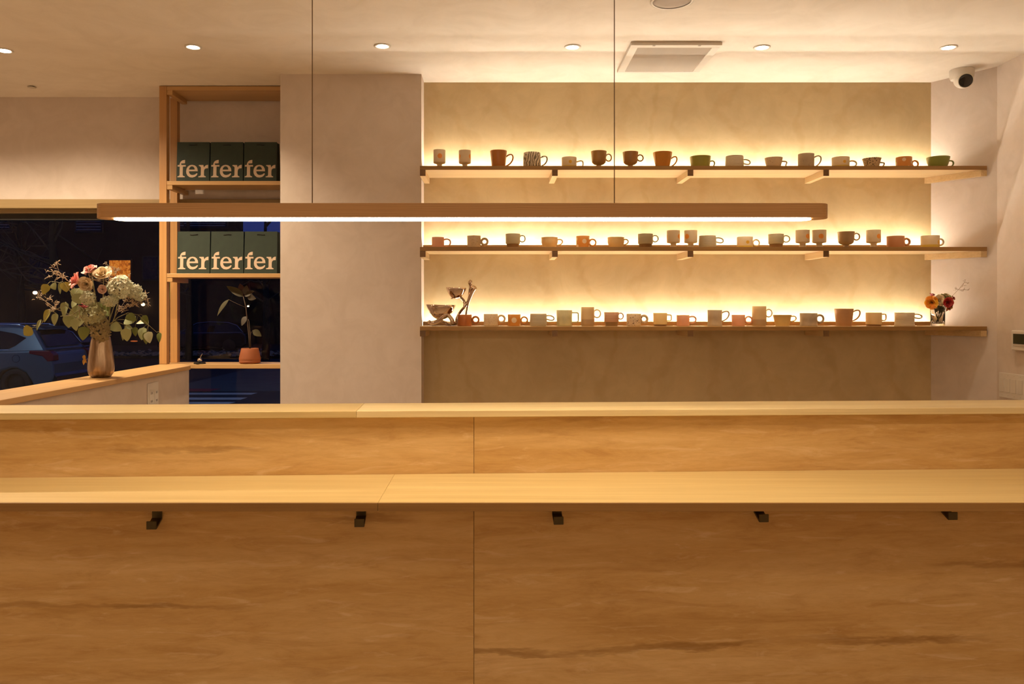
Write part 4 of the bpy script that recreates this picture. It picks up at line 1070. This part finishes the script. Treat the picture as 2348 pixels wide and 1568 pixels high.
branch_leaves('eucalyptus branch of large leaves left of the vase mouth', [(228, 783, 0), (205, 742, -.04), (180, 722, -.05), (150, 725, -.04)],
    [(151, 737, 25, 25, 95, 'euc'), (175, 744, 25, 22, 85, 'euc'), (178, 716, 30, 24, 150, 'euc'), (198, 734, 23, 25, 110, 'euc'), (200.7, 764, 21, 27, 100, 'euc_d'),
     (216, 707, 25, 22, 60, 'euc')])
branch_leaves('arching eucalyptus branch hanging right of the vase', [(234, 782, 0), (255, 745, -.02), (275, 728, -.02), (298, 717, -.02), (322, 722, -.02), (345, 745, -.02), (362, 762, -.01)],
    [(308.4, 728, 22, 17, 30, 'euc_d'), (302.7, 732, 9, 16, 90, 'euc'), (320.5, 738, 23, 12, 165, 'euc_p'), (331.4, 734, 14, 21, 60, 'euc_d'), (327.5, 765, 22, 25, 95, 'euc'),
     (339, 775, 15, 24, 95, 'euc_d'), (352, 772.5, 17, 23, 75, 'euc_p'), (362, 774, 10, 20, 85, 'euc_d'), (315, 760, 14, 18, 90, 'euc_d')])
branch_leaves('shorter eucalyptus branch just right of the vase mouth', [(233, 782, 0), (255, 745, -.04), (275, 735, -.05), (300, 745, -.05)],
    [(289, 737, 19, 16, 20, 'euc'), (270, 751, 23, 19, 30, 'euc'), (298, 751, 16, 12, 10, 'euc'), (288, 763, 15, 21, 100, 'euc'), (301, 767, 21, 25, 90, 'euc'),
     (283.5, 769, 8, 20, 95, 'euc'), (239.5, 701, 22, 23, 70, 'euc_d'), (238, 718, 18, 14, 40, 'euc_d')])

# dry sprigs
def sprig(label, path, tufts, mat, group, conv=bw, rad=.001, tuft=8, ln=.016, name='dry_sprig'):
    P = [conv(*p) for p in path]; root = empty(name, P[0], 0, label, 'sprig', group)
    Pl = [p-P[0] for p in P]; MB().tube(Pl, rad, 5).build('stem', M['twig'], root)
    rr = random.Random(len(label)*7); b = MB()
    for (x, y, n_) in tufts:
        c = conv(x, y, rr.uniform(-.02, .02))-P[0]
        near = min(Pl, key=lambda q: (q-c).length)
        b.tube([near, c], rad*.7, 4)
        for _ in range(n_):
            d = Vector((rr.uniform(-1, 1), rr.uniform(-.6, .6), rr.uniform(-.5, 1))).normalized()
            s_ = c+Vector((rr.uniform(-1, 1), 0, rr.uniform(-1, 1)))*ln*.45; m1 = s_+d*ln*.5+Vector((0, 0, ln*.12)); e = s_+d*ln*rr.uniform(.7, 1.1)
            b.tube([s_, m1, e], [rad*.6, rad*1.2, rad*.7], 4)
    b.build('sprig_tips', mat, root)['kind'] = 'stuff'
    return root
sprig('dry beige sprig rising at the upper left of the bouquet', [(228, 780, 0), (190, 690, .02), (152, 645, .02), (132, 622, .01), (126, 602, .01)],
      [(126, 604, 10), (118, 612, 6), (104, 622, 3), (121, 625, 6), (127, 631, 7), (118, 636, 6), (135, 633, 6), (143, 633, 6), (150, 636, 6), (133, 640, 4)], M['limo'], GB)
sprig('dry beige sprig pointing left in front of the street light', [(228, 780, 0), (170, 725, .0), (128, 708, .0), (104, 690, 0), (88, 679, 0)],
      [(84, 683, 3), (89, 676, 3), (97, 673, 4), (95, 684, 3), (112, 686, 7), (121, 686, 6), (127, 695, 5), (131, 703, 7), (117, 707, 6), (122, 713, 6), (112, 702, 4)], M['limo'], GB)
sprig('fine dry sprig over the roses at the bouquet top', [(231, 780, 0), (225, 700, .0), (214, 640, -.03), (210, 615, -.03)],
      [(210, 618, 10), (203, 628, 8), (216, 626, 10), (211, 636, 8), (222, 640, 6), (245, 645, 6), (250, 640, 8), (252, 652, 6)], M['limo'], GB, ln=.013)
sprig('dry sprig behind the cream rose toward the lit window', [(233, 780, 0), (245, 700, .03), (255, 640, .03), (262, 615, .03)],
      [(244, 606, 6), (250, 612, 6), (263, 620, 8), (268, 618, 6), (262, 628, 6), (258, 636, 6), (248, 652, 6)], leafmat('grey_sprig', (.34, .27, .19), .7), GB, ln=.013)
sprig('dry yellowish sprig under the hydrangea at the right', [(235, 780, 0), (270, 715, .0), (310, 695, -.02), (346, 698, -.02)],
      [(284, 690, 10), (296, 684, 10), (307, 690, 10), (290, 702, 10), (300, 700, 10), (312, 699, 10), (278, 705, 8), (320, 692, 8), (329, 682, 7), (338, 688, 7), (344, 697, 4), (318, 676, 6),
       (295, 632, 5), (335, 672, 4), (286, 712, 6), (270, 712, 6)], M['limo'], GB, ln=.014)
# the small red spray and a dried yellow flower beside the vase
sprig('thin red berry spray in the middle of the bouquet', [(230, 780, 0), (200, 725, -.06), (196, 700, -.06)],
      [(194, 701, 6), (196, 707, 6), (197, 716, 5), (184, 733, 5), (187, 729, 4), (202, 704, 3)], M['red'], GB, ln=.012, rad=.0014, name='berry_spray')
def hang(label, path, petals):
    P = [bw(*p) for p in path]; root = empty('dried_flower', P[0], 0, label, 'flower', GB); Pl = [p-P[0] for p in P]
    MB().tube(Pl, .0008, 5).build('stem', M['twig'], root)
    for (x, y, w, h, ang) in petals:
        c_ = bw(x, y, .05)-P[0]; a = math.radians(ang); d = Vector((math.cos(a), 0, -math.sin(a))); L = max(w, h)/SV
        o = place_leaf(leaf_copy(euc_me, M['gold_p']), 'petal', root, c_-d*L/2, c_+d*L/2, .2, S3=(L, L*.6, L))
hang('dried golden flower hanging beside the bronze vase', [(222, 778, .03), (205, 800, .055), (195, 820, .055), (184, 826, .05)], [(180, 822, 9, 14, 80), (179, 832, 9, 14, 100), (182, 829, 8, 12, 60), (199, 805, 12, 7, 10), (204, 797, 8, 11, 70)])

# ------------------------------------------------------------------ little glass vase with dried roses on the lowest shelf
YG = 4.14; SG = F_PX/YG
def gw(x, y, d=0.0):
    q = at(x, y, YG); q.y += d; return q
gp = gw(2150, 745); gp.z = SH_Z[2]+.0003
gv = empty('glass_vase', gp, label='small clear fluted glass vase on the lowest shelf', cat='vase')
gm, nt_, b_ = new_mat('clear_glass'); b_.inputs['Transmission Weight'].default_value = 1.0; b_.inputs['Roughness'].default_value = .02; b_.inputs['IOR'].default_value = 1.45
b_.inputs['Base Color'].default_value = (.97, .96, .93, 1)
MB().lathe([(a/SG, b/SG) for a, b in ((0, 0), (13.5, 0), (14.6, 1), (15, 4), (15.4, 38), (15.7, 40), (15.0, 40.3), (14.3, 38), (13.6, 6), (0, 5))], 40,
           wob=lambda a, z: 1+.02*math.cos(10*a)).build('body', gm, gv)
GM = gp+Vector((0, 0, .012)); GG = 'dried roses in the small glass vase'
rose('dried_rose', 'orange yellow dried rose leaning left in the glass vase', gw(2133, 694, -.01), 16/SG, (-.6, -.7, -.1), M['orange_p'], GM+Vector((.006, 0, 0)), GG, M['dkgreen'], mats=[M['orange_p'], M['yellow_p'], M['orange_p']])
rose('dried_rose', 'dark red curled bloom at the top left of the glass vase', gw(2137, 677, 0), 10/SG, (.2, -.2, .9), M['darkred'], GM+Vector((.004, 0, 0)), GG, M['dkgreen'], layers=((3, 0), (4, 3), (5, 1)))
rose('dried_rose', 'cream dried rose in the middle of the glass vase', gw(2152, 688, -.015), 14/SG, (0, -.9, .2), M['creamp'], GM+Vector((-.002, 0, 0)), GG, M['dkgreen'])
rose('dried_rose', 'red ranunculus facing forward in the glass vase', gw(2167, 694, -.03), 12.5/SG, (.05, -1, -.05), M['red'], GM+Vector((-.005, 0, 0)), GG, M['dkgreen'])
rose('dried_rose', 'cream and green bloom at the top of the glass vase', gw(2170, 679, 0), 12/SG, (.1, -.5, .8), M['creamp'], GM+Vector((-.004, 0, 0)), GG, M['dkgreen'], mats=[M['creamp'], M['euc_d']])
rose('dried_rose', 'white bloom behind the red ranunculus', gw(2180, 688, .0), 12/SG, (.6, -.7, .2), M['creamp'], GM+Vector((-.003, 0, 0)), GG, M['dkgreen'])
rose('dried_rose', 'dark red bud at the far right of the glass vase', gw(2187, 684, .01), 9/SG, (.8, -.2, .5), M['darkred'], GM+Vector((-.006, 0, 0)), GG, M['dkgreen'], layers=((3, 0), (4, 3), (5, 1)))
rose('dried_rose', 'brown orange rose drooping right over the glass rim', gw(2176, 703, -.005), 13/SG, (.6, -.6, -.5), M['gold_p'], GM+Vector((-.007, 0, 0)), GG, M['dkgreen'], mats=[M['gold_p'], M['darkred']])
lf = empty('leaf_bunch', gw(2153, 702, -.005), 0, 'dark green leaves bunched at the rim of the glass vase', 'leaves', GG)
lm = leaf_copy(leaf_mesh(.05, .022), M['dkgreen'])
for a in (60, 80, 100, 120, 95, 75):
    o = place_leaf(lm, 'leaf', lf, (0, 0, .006), (.05*math.cos(math.radians(a)), R3(.012), .006-.05*math.sin(math.radians(a))), R3(.8))
sprig('thin brown twig spray reaching right from the glass vase', [(2152, 742, 0), (2172, 705, .01), (2188, 676, .01), (2200, 664, .01), (2214, 647, .01)],
      [(2191, 663, 4), (2197, 661, 4), (2205, 655, 4), (2214, 645, 5), (2217, 650, 3), (2212, 664, 3), (2217, 665, 3), (2202, 668, 3)], M['twig'], GG, conv=gw, rad=.0008, ln=.010)

# ------------------------------------------------------------------ the night street outside
GZ = -.65
def gnd(x, y):     # a point of the street surface
    Y = (CAM_Z-GZ)*F_PX/(y-VY); return Vector(((x-VX)*Y/F_PX, Y, GZ))
M['asphalt'] = plain('asphalt', (.013, .013, .014), .7, var=.3, scale=6)
M['concrete'] = plain('blue_grey_paving', (.055, .065, .07), .7, var=.15, scale=1.5)
M['paint'] = plain('road_paint', (.36, .38, .40), .6, var=.12, scale=5)
M['redpaint'] = plain('red_lane_paint', (.20, .02, .025), .6, var=.12)
M['dirt'] = plain('verge_soil', (.030, .022, .014), .9, var=.3)
M['litter'] = leafmat('fallen_leaf', (.42, .28, .15), .8)
M['brick_dark'] = plain('dark_brick', (.030, .022, .016), .85, var=.2, scale=2)
M['carpaint'] = plain('blue_grey_car_paint', (.085, .13, .16), .28, .3, var=.03, coat=.8)
M['carglass'] = plain('dark_car_glass', (.006, .007, .009), .05, var=.02)
M['tyre'] = plain('tyre_rubber', (.010, .010, .010), .8)
M['rim_m'] = plain('wheel_alloy', (.35, .37, .40), .3, .9)
M['tail'] = plain('tail_lamp_red', (.16, .012, .018), .15)
M['chrome_trim'] = plain('car_trim', (.55, .60, .66), .2, .9)
M['dark_car'] = plain('black_car_paint', (.008, .009, .012), .2, coat=1.0)
M['bark'] = plain('tree_bark', (.020, .016, .012), .9, var=.3)

tag(put(MB().box(-60, 30, 4.9, 34.0, GZ-.2, GZ), 'street', M['asphalt']), 'dark asphalt street outside the window', 'street', kind='structure')
tag(put(MB().box(-60, 30, 34.0, 60, GZ-.2, GZ+.12), 'verge', M['dirt']), 'dark soil verge across the street', 'ground', kind='structure')
tag(put(MB().box(-8.6, 4, 20.45, 30, GZ+.0005, GZ+.008), 'paving_pad', M['concrete']), 'blue grey paving pad beyond the zebra crossing', 'paving', kind='structure')
for k_, (y0, y1, xe) in enumerate(((900.8, 904.6, 590), (911.6, 916.4, 567), (921.8, 926, 540), (931, 936, 520))):
    a, b = gnd(435, y1), gnd(435, y0); e1, e0 = gnd(xe, y1), gnd(xe, y0)
    o = MB().prism([(a.x-3.2, a.y), (e1.x-.15, e1.y), (e0.x, e0.y), (b.x-3.2, b.y)], GZ+.0005, GZ+.004)
    tag(put(o, 'road_marking', M['paint']), ['white zebra stripe farthest from the window', 'second white zebra stripe seen below the window shelf', 'third white zebra stripe seen below the window shelf',
        'zebra stripe nearest the window, hidden by the counter'][k_], 'road marking', 'zebra crossing stripes')
a, b = gnd(430, 898), gnd(430, 891); e = gnd(508, 892)
tag(put(MB().prism([(a.x-3, a.y), (gnd(480, 898).x, a.y), (e.x, e.y), (b.x-3, b.y)], GZ+.009, GZ+.012), 'road_marking', M['redpaint']), 'dark red painted wedge on the paving beyond the zebra', 'road marking')
# fallen leaves on the verge kerb
rr = random.Random(5); lit = MB()
for k_ in range(900):
    x = rr.uniform(-18.5, -7.0); y = 33.9+abs(rr.gauss(0, 1.4)); s_ = rr.uniform(.06, .16); a = rr.uniform(0, PI)
    c_ = Vector((x, y, GZ+.13+rr.uniform(0, .05))); u = Vector((math.cos(a), math.sin(a), rr.uniform(-.2, .5)))*s_; w = Vector((-math.sin(a), math.cos(a), rr.uniform(-.1, .6)))*s_*.6
    lit.add([c_-u, c_+w, c_+u, c_-w], [(0, 1, 2, 3)])
tag(put(lit, 'leaf_litter', M['litter']), 'pale fallen leaves along the far kerb', 'leaves', kind='stuff')

# ---- parked estate car, its rear towards the viewer
CX, CY = -12.45, 18.6
car = empty('parked_car', (CX, CY+.92, GZ), label='blue grey sport utility car parked outside, left', cat='car')
def cput(mb, name, mat, par=car, bevel=0.0, sharp=None): return mb.build(name, mat, par, bevel, sharp=sharp)
# side outline, rear at +x
body = [(-2.25, .35), (-2.3, .62), (-2.2, .85), (-1.2, 1.02), (2.05, 1.13), (2.22, 1.05), (2.28, .80), (2.30, .50), (2.2, .30), (1.85, .27), (1.78, .42), (1.66, .60), (1.46, .70), (1.34, .71), (1.10, .64), (.97, .45), (.95, .27),
        (-.95, .27), (-.97, .45), (-1.10, .64), (-1.34, .71), (-1.58, .64), (-1.70, .45), (-1.72, .27)]
cput(MB().prism(body, -.92, .92, 'y'), 'body', M['carpaint'], bevel=.05)
cab = MB()
prof_lo = [(-1.15, 1.02), (-.35, 1.60), (.2, 1.68), (1.4, 1.66), (1.75, 1.58), (2.08, 1.13)]
n_ = len(prof_lo)
vs_ = []
for sgn in (-1, 1):
    for (x, z) in prof_lo:
        inset = .90 - .20*max(0, (z-1.05))/.6
        vs_.append((x, sgn*inset, z))
fs_ = [tuple(range(n_)), tuple(range(2*n_-1, n_-1, -1))]+[(i, i+n_, i+1+n_, i+1) for i in range(n_-1)]
cab.add(vs_, fs_)
cput(cab, 'cabin', M['carpaint'], bevel=.04)
def ysd(z): return -(.90-.20*max(0, (z-1.05))/.6)-.006
def sidepane(poly, name='side_window', mat=None, off=0.0):
    v = [(x, ysd(z)-off, z) for x, z in poly]+[(x, ysd(z)+.012, z) for x, z in poly]; n = len(poly)
    f = [tuple(range(n)), tuple(range(2*n-1, n-1, -1))]+[(i, (i+1) % n, n+(i+1) % n, n+i) for i in range(n)]
    cput(MB().add(v, f), name, mat or M['carglass'])
sidepane([(-.95, 1.10), (-.30, 1.52), (.20, 1.58), (.22, 1.12)]); sidepane([(.26, 1.12), (.26, 1.58), (.95, 1.565), (1.32, 1.50), (1.60, 1.40), (1.38, 1.22), (1.22, 1.14)])
sidepane([(-.9, 1.085), (1.25, 1.125), (1.25, 1.14), (-.9, 1.10)], 'belt_trim', M['chrome_trim'], .004)
# rear window, tail lamps, bumper, roof rail
rw = [(1.80, -.62, 1.555), (1.80, .62, 1.555), (2.06, .74, 1.20), (2.06, -.74, 1.20)]
cput(MB().add([(x+.012, y, z) for x, y, z in rw]+[(x-.03, y, z) for x, y, z in rw], [(0, 1, 2, 3), (4, 7, 6, 5), (0, 4, 5, 1), (1, 5, 6, 2), (2, 6, 7, 3), (3, 7, 4, 0)]), 'rear_window', M['carglass'])
for sg in (-1, 1):
    cput(MB().prism([(1.74, 1.115), (2.20, 1.11), (2.30, 1.02), (2.31, .88), (2.16, .86), (2.05, .98), (1.74, 1.04)], sg*.70, sg*.932, 'y'), 'tail_lamp', M['tail'], bevel=.02)
    cput(MB().tube([(-.3, sg*.62, 1.66), (-.2, sg*.63, 1.71), (1.35, sg*.63, 1.70), (1.48, sg*.62, 1.65)], .018, 8), 'roof_rail', M['chrome_trim'])
cput(MB().prism([(2.2, .30), (2.33, .34), (2.35, .52), (2.28, .60), (2.2, .60)], -.88, .88, 'y'), 'rear_bumper', M['dark_car'], bevel=.02)
cput(MB().prism([(1.70, 1.60), (1.92, 1.585), (1.92, 1.605), (1.70, 1.655)], -.6, .6, 'y'), 'roof_spoiler', M['carpaint'])
cput(MB().box(.28, .52, -.952, -.925, .955, .99), 'door_handle', M['dark_car'], bevel=.01)
for xd in (-.36, .62):
    cput(MB().box(xd-.004, xd+.004, -.9225, -.9195, .45 if xd < 0 else .70, 1.08), 'door_gap', M['dark_car'])
fr_ = [(1.44+.085*math.cos(2*PI*i/28), -.921, .93+.085*math.sin(2*PI*i/28)) for i in range(28)]
cput(MB().tube(fr_, .005, 5, True), 'fuel_flap_gap', M['dark_car'])
for xw in (-1.335, 1.405):
    for sg in (-1, 1):
        Rw = Matrix.Translation((xw, sg*.80, .35)) @ Matrix.Rotation(PI/2*sg, 4, 'X')
        ty = MB().lathe([(.235, -.10), (.30, -.11), (.345, -.09), (.35, 0), (.345, .09), (.30, .11), (.235, .10), (.22, 0), (.235, -.10)], 40, Rw).build('wheel', M['tyre'], car)
        rm = MB()
        for q in range(5):
            A = 2*PI*q/5+PI/2; e1 = Vector((math.cos(A), math.sin(A), 0)); e2 = Vector((-math.sin(A), math.cos(A), 0))
            for off in (-.03, .03):
                rm.add([Rw @ p for p in (e1*.04+e2*off*.5+Vector((0, 0, .085)), e1*.235+e2*(off-.014)+Vector((0, 0, .075)), e1*.235+e2*(off+.014)+Vector((0, 0, .075)), e1*.04+e2*(off*.5+.012)+Vector((0, 0, .085)),
                        e1*.04+e2*off*.5+Vector((0, 0, .05)), e1*.235+e2*(off-.014)+Vector((0, 0, .04)), e1*.235+e2*(off+.014)+Vector((0, 0, .04)), e1*.04+e2*(off*.5+.012)+Vector((0, 0, .05)))],
                       [(0, 1, 2, 3), (4, 7, 6, 5), (0, 4, 5, 1), (1, 5, 6, 2), (2, 6, 7, 3), (3, 7, 4, 0)])
        rm.lathe([(0, .09), (.05, .088), (.055, .05), (0, .05)], 16, Rw); rm.lathe([(.222, .07), (.24, .09), (.25, .08), (.235, .06)], 36, Rw)
        rm.build('alloy_rim', M['rim_m'], ty)
        MB().lathe([(0, .0), (.23, .0), (.23, -.02), (0, -.02)], 30, Rw).build('wheel_hub', M['tyre'], ty)

# ---- darker car farther along the street, seen through the shelf unit
def dark_car(cx, cy, label, rz=0.0):
    r = empty('dark_car', (cx, cy, GZ), rz, label, 'car', 'cars parked on the far side')
    MB().prism([(-2.1, .3), (-2.15, .7), (-1.0, .93), (1.9, .98), (2.1, .85), (2.12, .4), (1.9, .25), (-1.9, .25)], -.88, .88, 'y').build('body', M['dark_car'], r, .05)
    v = []
    pr = [(-1.1, .93), (-.3, 1.40), (.3, 1.46), (1.2, 1.43), (1.6, 1.30), (1.95, .97)]
    for sg in (-1, 1): v += [(x, sg*(.84-.22*(z-.93)/.5), z) for x, z in pr]
    n = len(pr); MB().add(v, [tuple(range(n)), tuple(range(2*n-1, n-1, -1))]+[(i, i+n, i+1+n, i+1) for i in range(n-1)]).build('cabin', M['carglass'], r, .04)
    MB().tube([(x, -(.84-.22*(z-.93)/.5)-.012, z+.012) for x, z in pr], .016, 6).build('roof_edge_trim', M['chrome_trim'], r)  # bright tube standing for the highlight along the roof edge
    MB().tube([(-2.0, -.895, .93), (0, -.90, .96), (1.9, -.895, .98)], .010, 5).build('belt_trim', M['chrome_trim'], r)
    for xw in (-1.3, 1.3):
        w = MB().lathe([(0, -.1), (.3, -.1), (.33, -.06), (.33, .06), (.3, .1), (0, .1)], 28, Matrix.Translation((xw, -.8, .33)) @ Matrix.Rotation(PI/2, 4, 'X')).build('wheel', M['tyre'], r)
    return r
p = gnd(500, 806); dark_car(-14.0, 41.0*.96, 'black hatchback with faint bright roofline behind the window shelf')
dc2 = dark_car(-15.6, 27.5, 'dark car with an orange side lamp beyond the bouquet')
M['amber_lamp'] = emit('amber_side_lamp', (1.0, .2, .03), .5, .03)
MB().sphere((at(308, 782, 26.6).x+15.6, -.92, at(308, 782, 26.6).z-GZ), .06, 12, 8, sc=(2.0, .4, .35)).build('side_lamp', M['amber_lamp'], dc2)

# ---- trees
def tree(x, y, h, label, seed):
    r = empty('bare_tree', (x, y, GZ), 0, label, 'tree', 'bare street trees'); q = random.Random(seed)
    MB().tube([(0, 0, 0), (.05, 0, h*.3), (-.05, .02, h*.6), (.02, 0, h)], [.17, .14, .10, .03], 8).build('trunk', M['bark'], r)
    b = MB()
    for _ in range(26):
        z = h*q.uniform(.35, .95); d = Vector((q.uniform(-1, 1), q.uniform(-.6, .3), q.uniform(-.2, .9))).normalized(); L = q.uniform(.8, 2.4)
        p0 = Vector((0, 0, z)); p1 = p0+d*L*.5; p2 = p0+d*L+Vector((q.uniform(-.3, .3), 0, q.uniform(-.4, .3)))
        b.tube([p0, p1, p2], [.035, .022, .008], 5)
        for _ in range(3):
            e_ = p1.lerp(p2, q.random()); b.tube([e_, e_+Vector((q.uniform(-.7, .7), q.uniform(-.3, .3), q.uniform(-.6, .6)))], [.012, .004], 4)
    b.build('boughs', M['twig_dark'], r)['kind'] = 'stuff'
M['twig_dark'] = plain('dark_twig', (.05, .04, .032), .8)
tree(-12.6, 33.2, 7.5, 'bare tree behind the shelf unit', 1); tree(-13.1, 24.0, 6.8, 'bare tree behind the bouquet', 2)
tree(-17.6, 30.0, 7.2, 'bare tree behind the far left of the window', 3); tree(-9.4, 33.0, 6.5, 'bare tree with trunk near the potted plant', 4)

# ---- buildings
bl = empty('apartment_building', (-26, 44, GZ), label='dark brick building across the street', cat='building')
put(MB().prism([(-44, 44), (-13.75, 44), (-18.5, 56), (-44, 56)], GZ, 19), 'wall', M['brick_dark'], bl)
M['lit_win'] = emit('orange_lit_window', (1.0, .30, .03), .8, .03)
def mottled_glow():
    m = M['lit_win']; nt = m.node_tree; b = nt.nodes['Principled BSDF']
    n = noise(nt, coords(nt), 4.5, 5, .7, 1.0)
    nt.links.new(ramp(nt, n, [(.32, (.10, .015, .001)), (.5, (.75, .18, .012)), (.66, (1.0, .42, .06))]), b.inputs['Emission Color'])
mottled_glow()
M['dim_win'] = plain('dark_window', (.012, .013, .016), .15)
M['blind'] = plain('window_blind', (.30, .30, .30), .6)
def bwin(x0, x1, y0, y1, mat, blinds=0):
    a = at(x0, y1, 43.98); b = at(x1, y0, 43.98)
    f = put(MB().box(a.x-.08, b.x+.08, 43.93, 44.02, a.z-.08, b.z+.08), 'window', M['dark_frame'], bl)
    put(MB().box(a.x, b.x, 43.90, 43.925, a.z, b.z), 'pane', mat, f)
    for k_ in range(blinds):
        z = a.z+(b.z-a.z)*(k_+.5)/blinds
        put(MB().box(a.x+.05, b.x-.05, 43.86, 43.89, z-.025, z+.02), 'blind_slat', M['blind'], f)
bwin(252, 300, 597, 645, M['lit_win']); bwin(-10, 26, 478, 530, M['dim_win'], 9); bwin(175, 235, 478, 530, M['dim_win'], 8)
bwin(70, 130, 590, 650, M['dim_win']); bwin(410, 520, 500, 520, M['dim_win'], 4); bwin(330, 362, 590, 640, M['dim_win'])
gr = empty('garage', (0, 46, GZ), label='low dark outbuilding behind the potted plant', cat='building')
put(MB().box(-14.4, 12, 46, 54, GZ, 4.6), 'wall', M['brick_dark'], gr); put(MB().box(-13.72, 12.2, 45.8, 54.2, 4.6, 4.85), 'roof', M['dark_frame'], gr)
M['green_sign'] = emit('green_sign', (.05, .35, .01), .14, .03)
gs = empty('shop_sign', at(394.5, 663, 36.5), label='small green lit sign seen between the oak posts', cat='sign')
MB().box(-.13, .13, 0, .06, -.42, .42).build('sign_face', M['green_sign'], gs); MB().box(-.16, .16, .061, .12, -.46, .46).build('housing', M['dark_frame'], gs)
MB().box(-.04, .04, .065, .115, GZ+.12-at(394.5, 663, 36.5).z, -.461).build('post', M['dark_frame'], gs)
# ---- wall lamps, and unseen street lamps added to light the car and road
M['bulb'] = emit('street_bulb', (1.0, .62, .30), 14.0)
for (x, y, s_, lab) in ((80.5, 671, .10, 'glowing wall lamp left of the bouquet, across the street'), (328, 698, .085, 'glowing wall lamp right of the bouquet, across the street'),
                        (569, 702, .045, 'small twinkling lamp behind the potted plant')):
    p = at(x, y, 43.7); l = empty('wall_lamp', p, label=lab, cat='lamp', group='lamps across the street')
    MB().sphere((0, 0, 0), s_, 14, 8, sc=(1.15, 1, .9)).build('bulb', M['bulb'], l); MB().box(-.06, .06, .08, .30, s_*.9, s_*.9+.06).build('bracket', M['dark_frame'], l)
def added_street_lamp(x, y, h, label, watt, col):
    r = empty('street_lamp', (x, y, GZ), label=label, cat='street lamp', group='street lamps')
    MB().tube([(0, 0, 0), (0, 0, h-.3), (.15, 0, h), (.9, 0, h+.08)], [.08, .06, .05, .04], 10).build('pole', M['dark_frame'], r)
    MB().lathe([(0, .07), (.16, .04), (.2, 0), (.17, -.02), (0, -.02)], 20, Matrix.Translation((1.0, 0, h+.06))).build('lamp_head', M['dark_frame'], r)
    ld = bpy.data.lights.new('lamp_light', 'POINT'); ld.energy = watt; ld.color = col; ld.shadow_soft_size = .12
    lo = bpy.data.objects.new('lamp_light', ld); COL.objects.link(lo); lo.parent = r; lo.location = (1.0, 0, h-.12)
added_street_lamp(-14.2, 12.5, 5.6, 'street lamp on the near kerb, left of the window view', 420, (.72, .86, 1.0))
added_street_lamp(-3.6, 15.5, 5.6, 'street lamp on the near kerb, hidden behind the pier', 260, (.75, .86, 1.0))
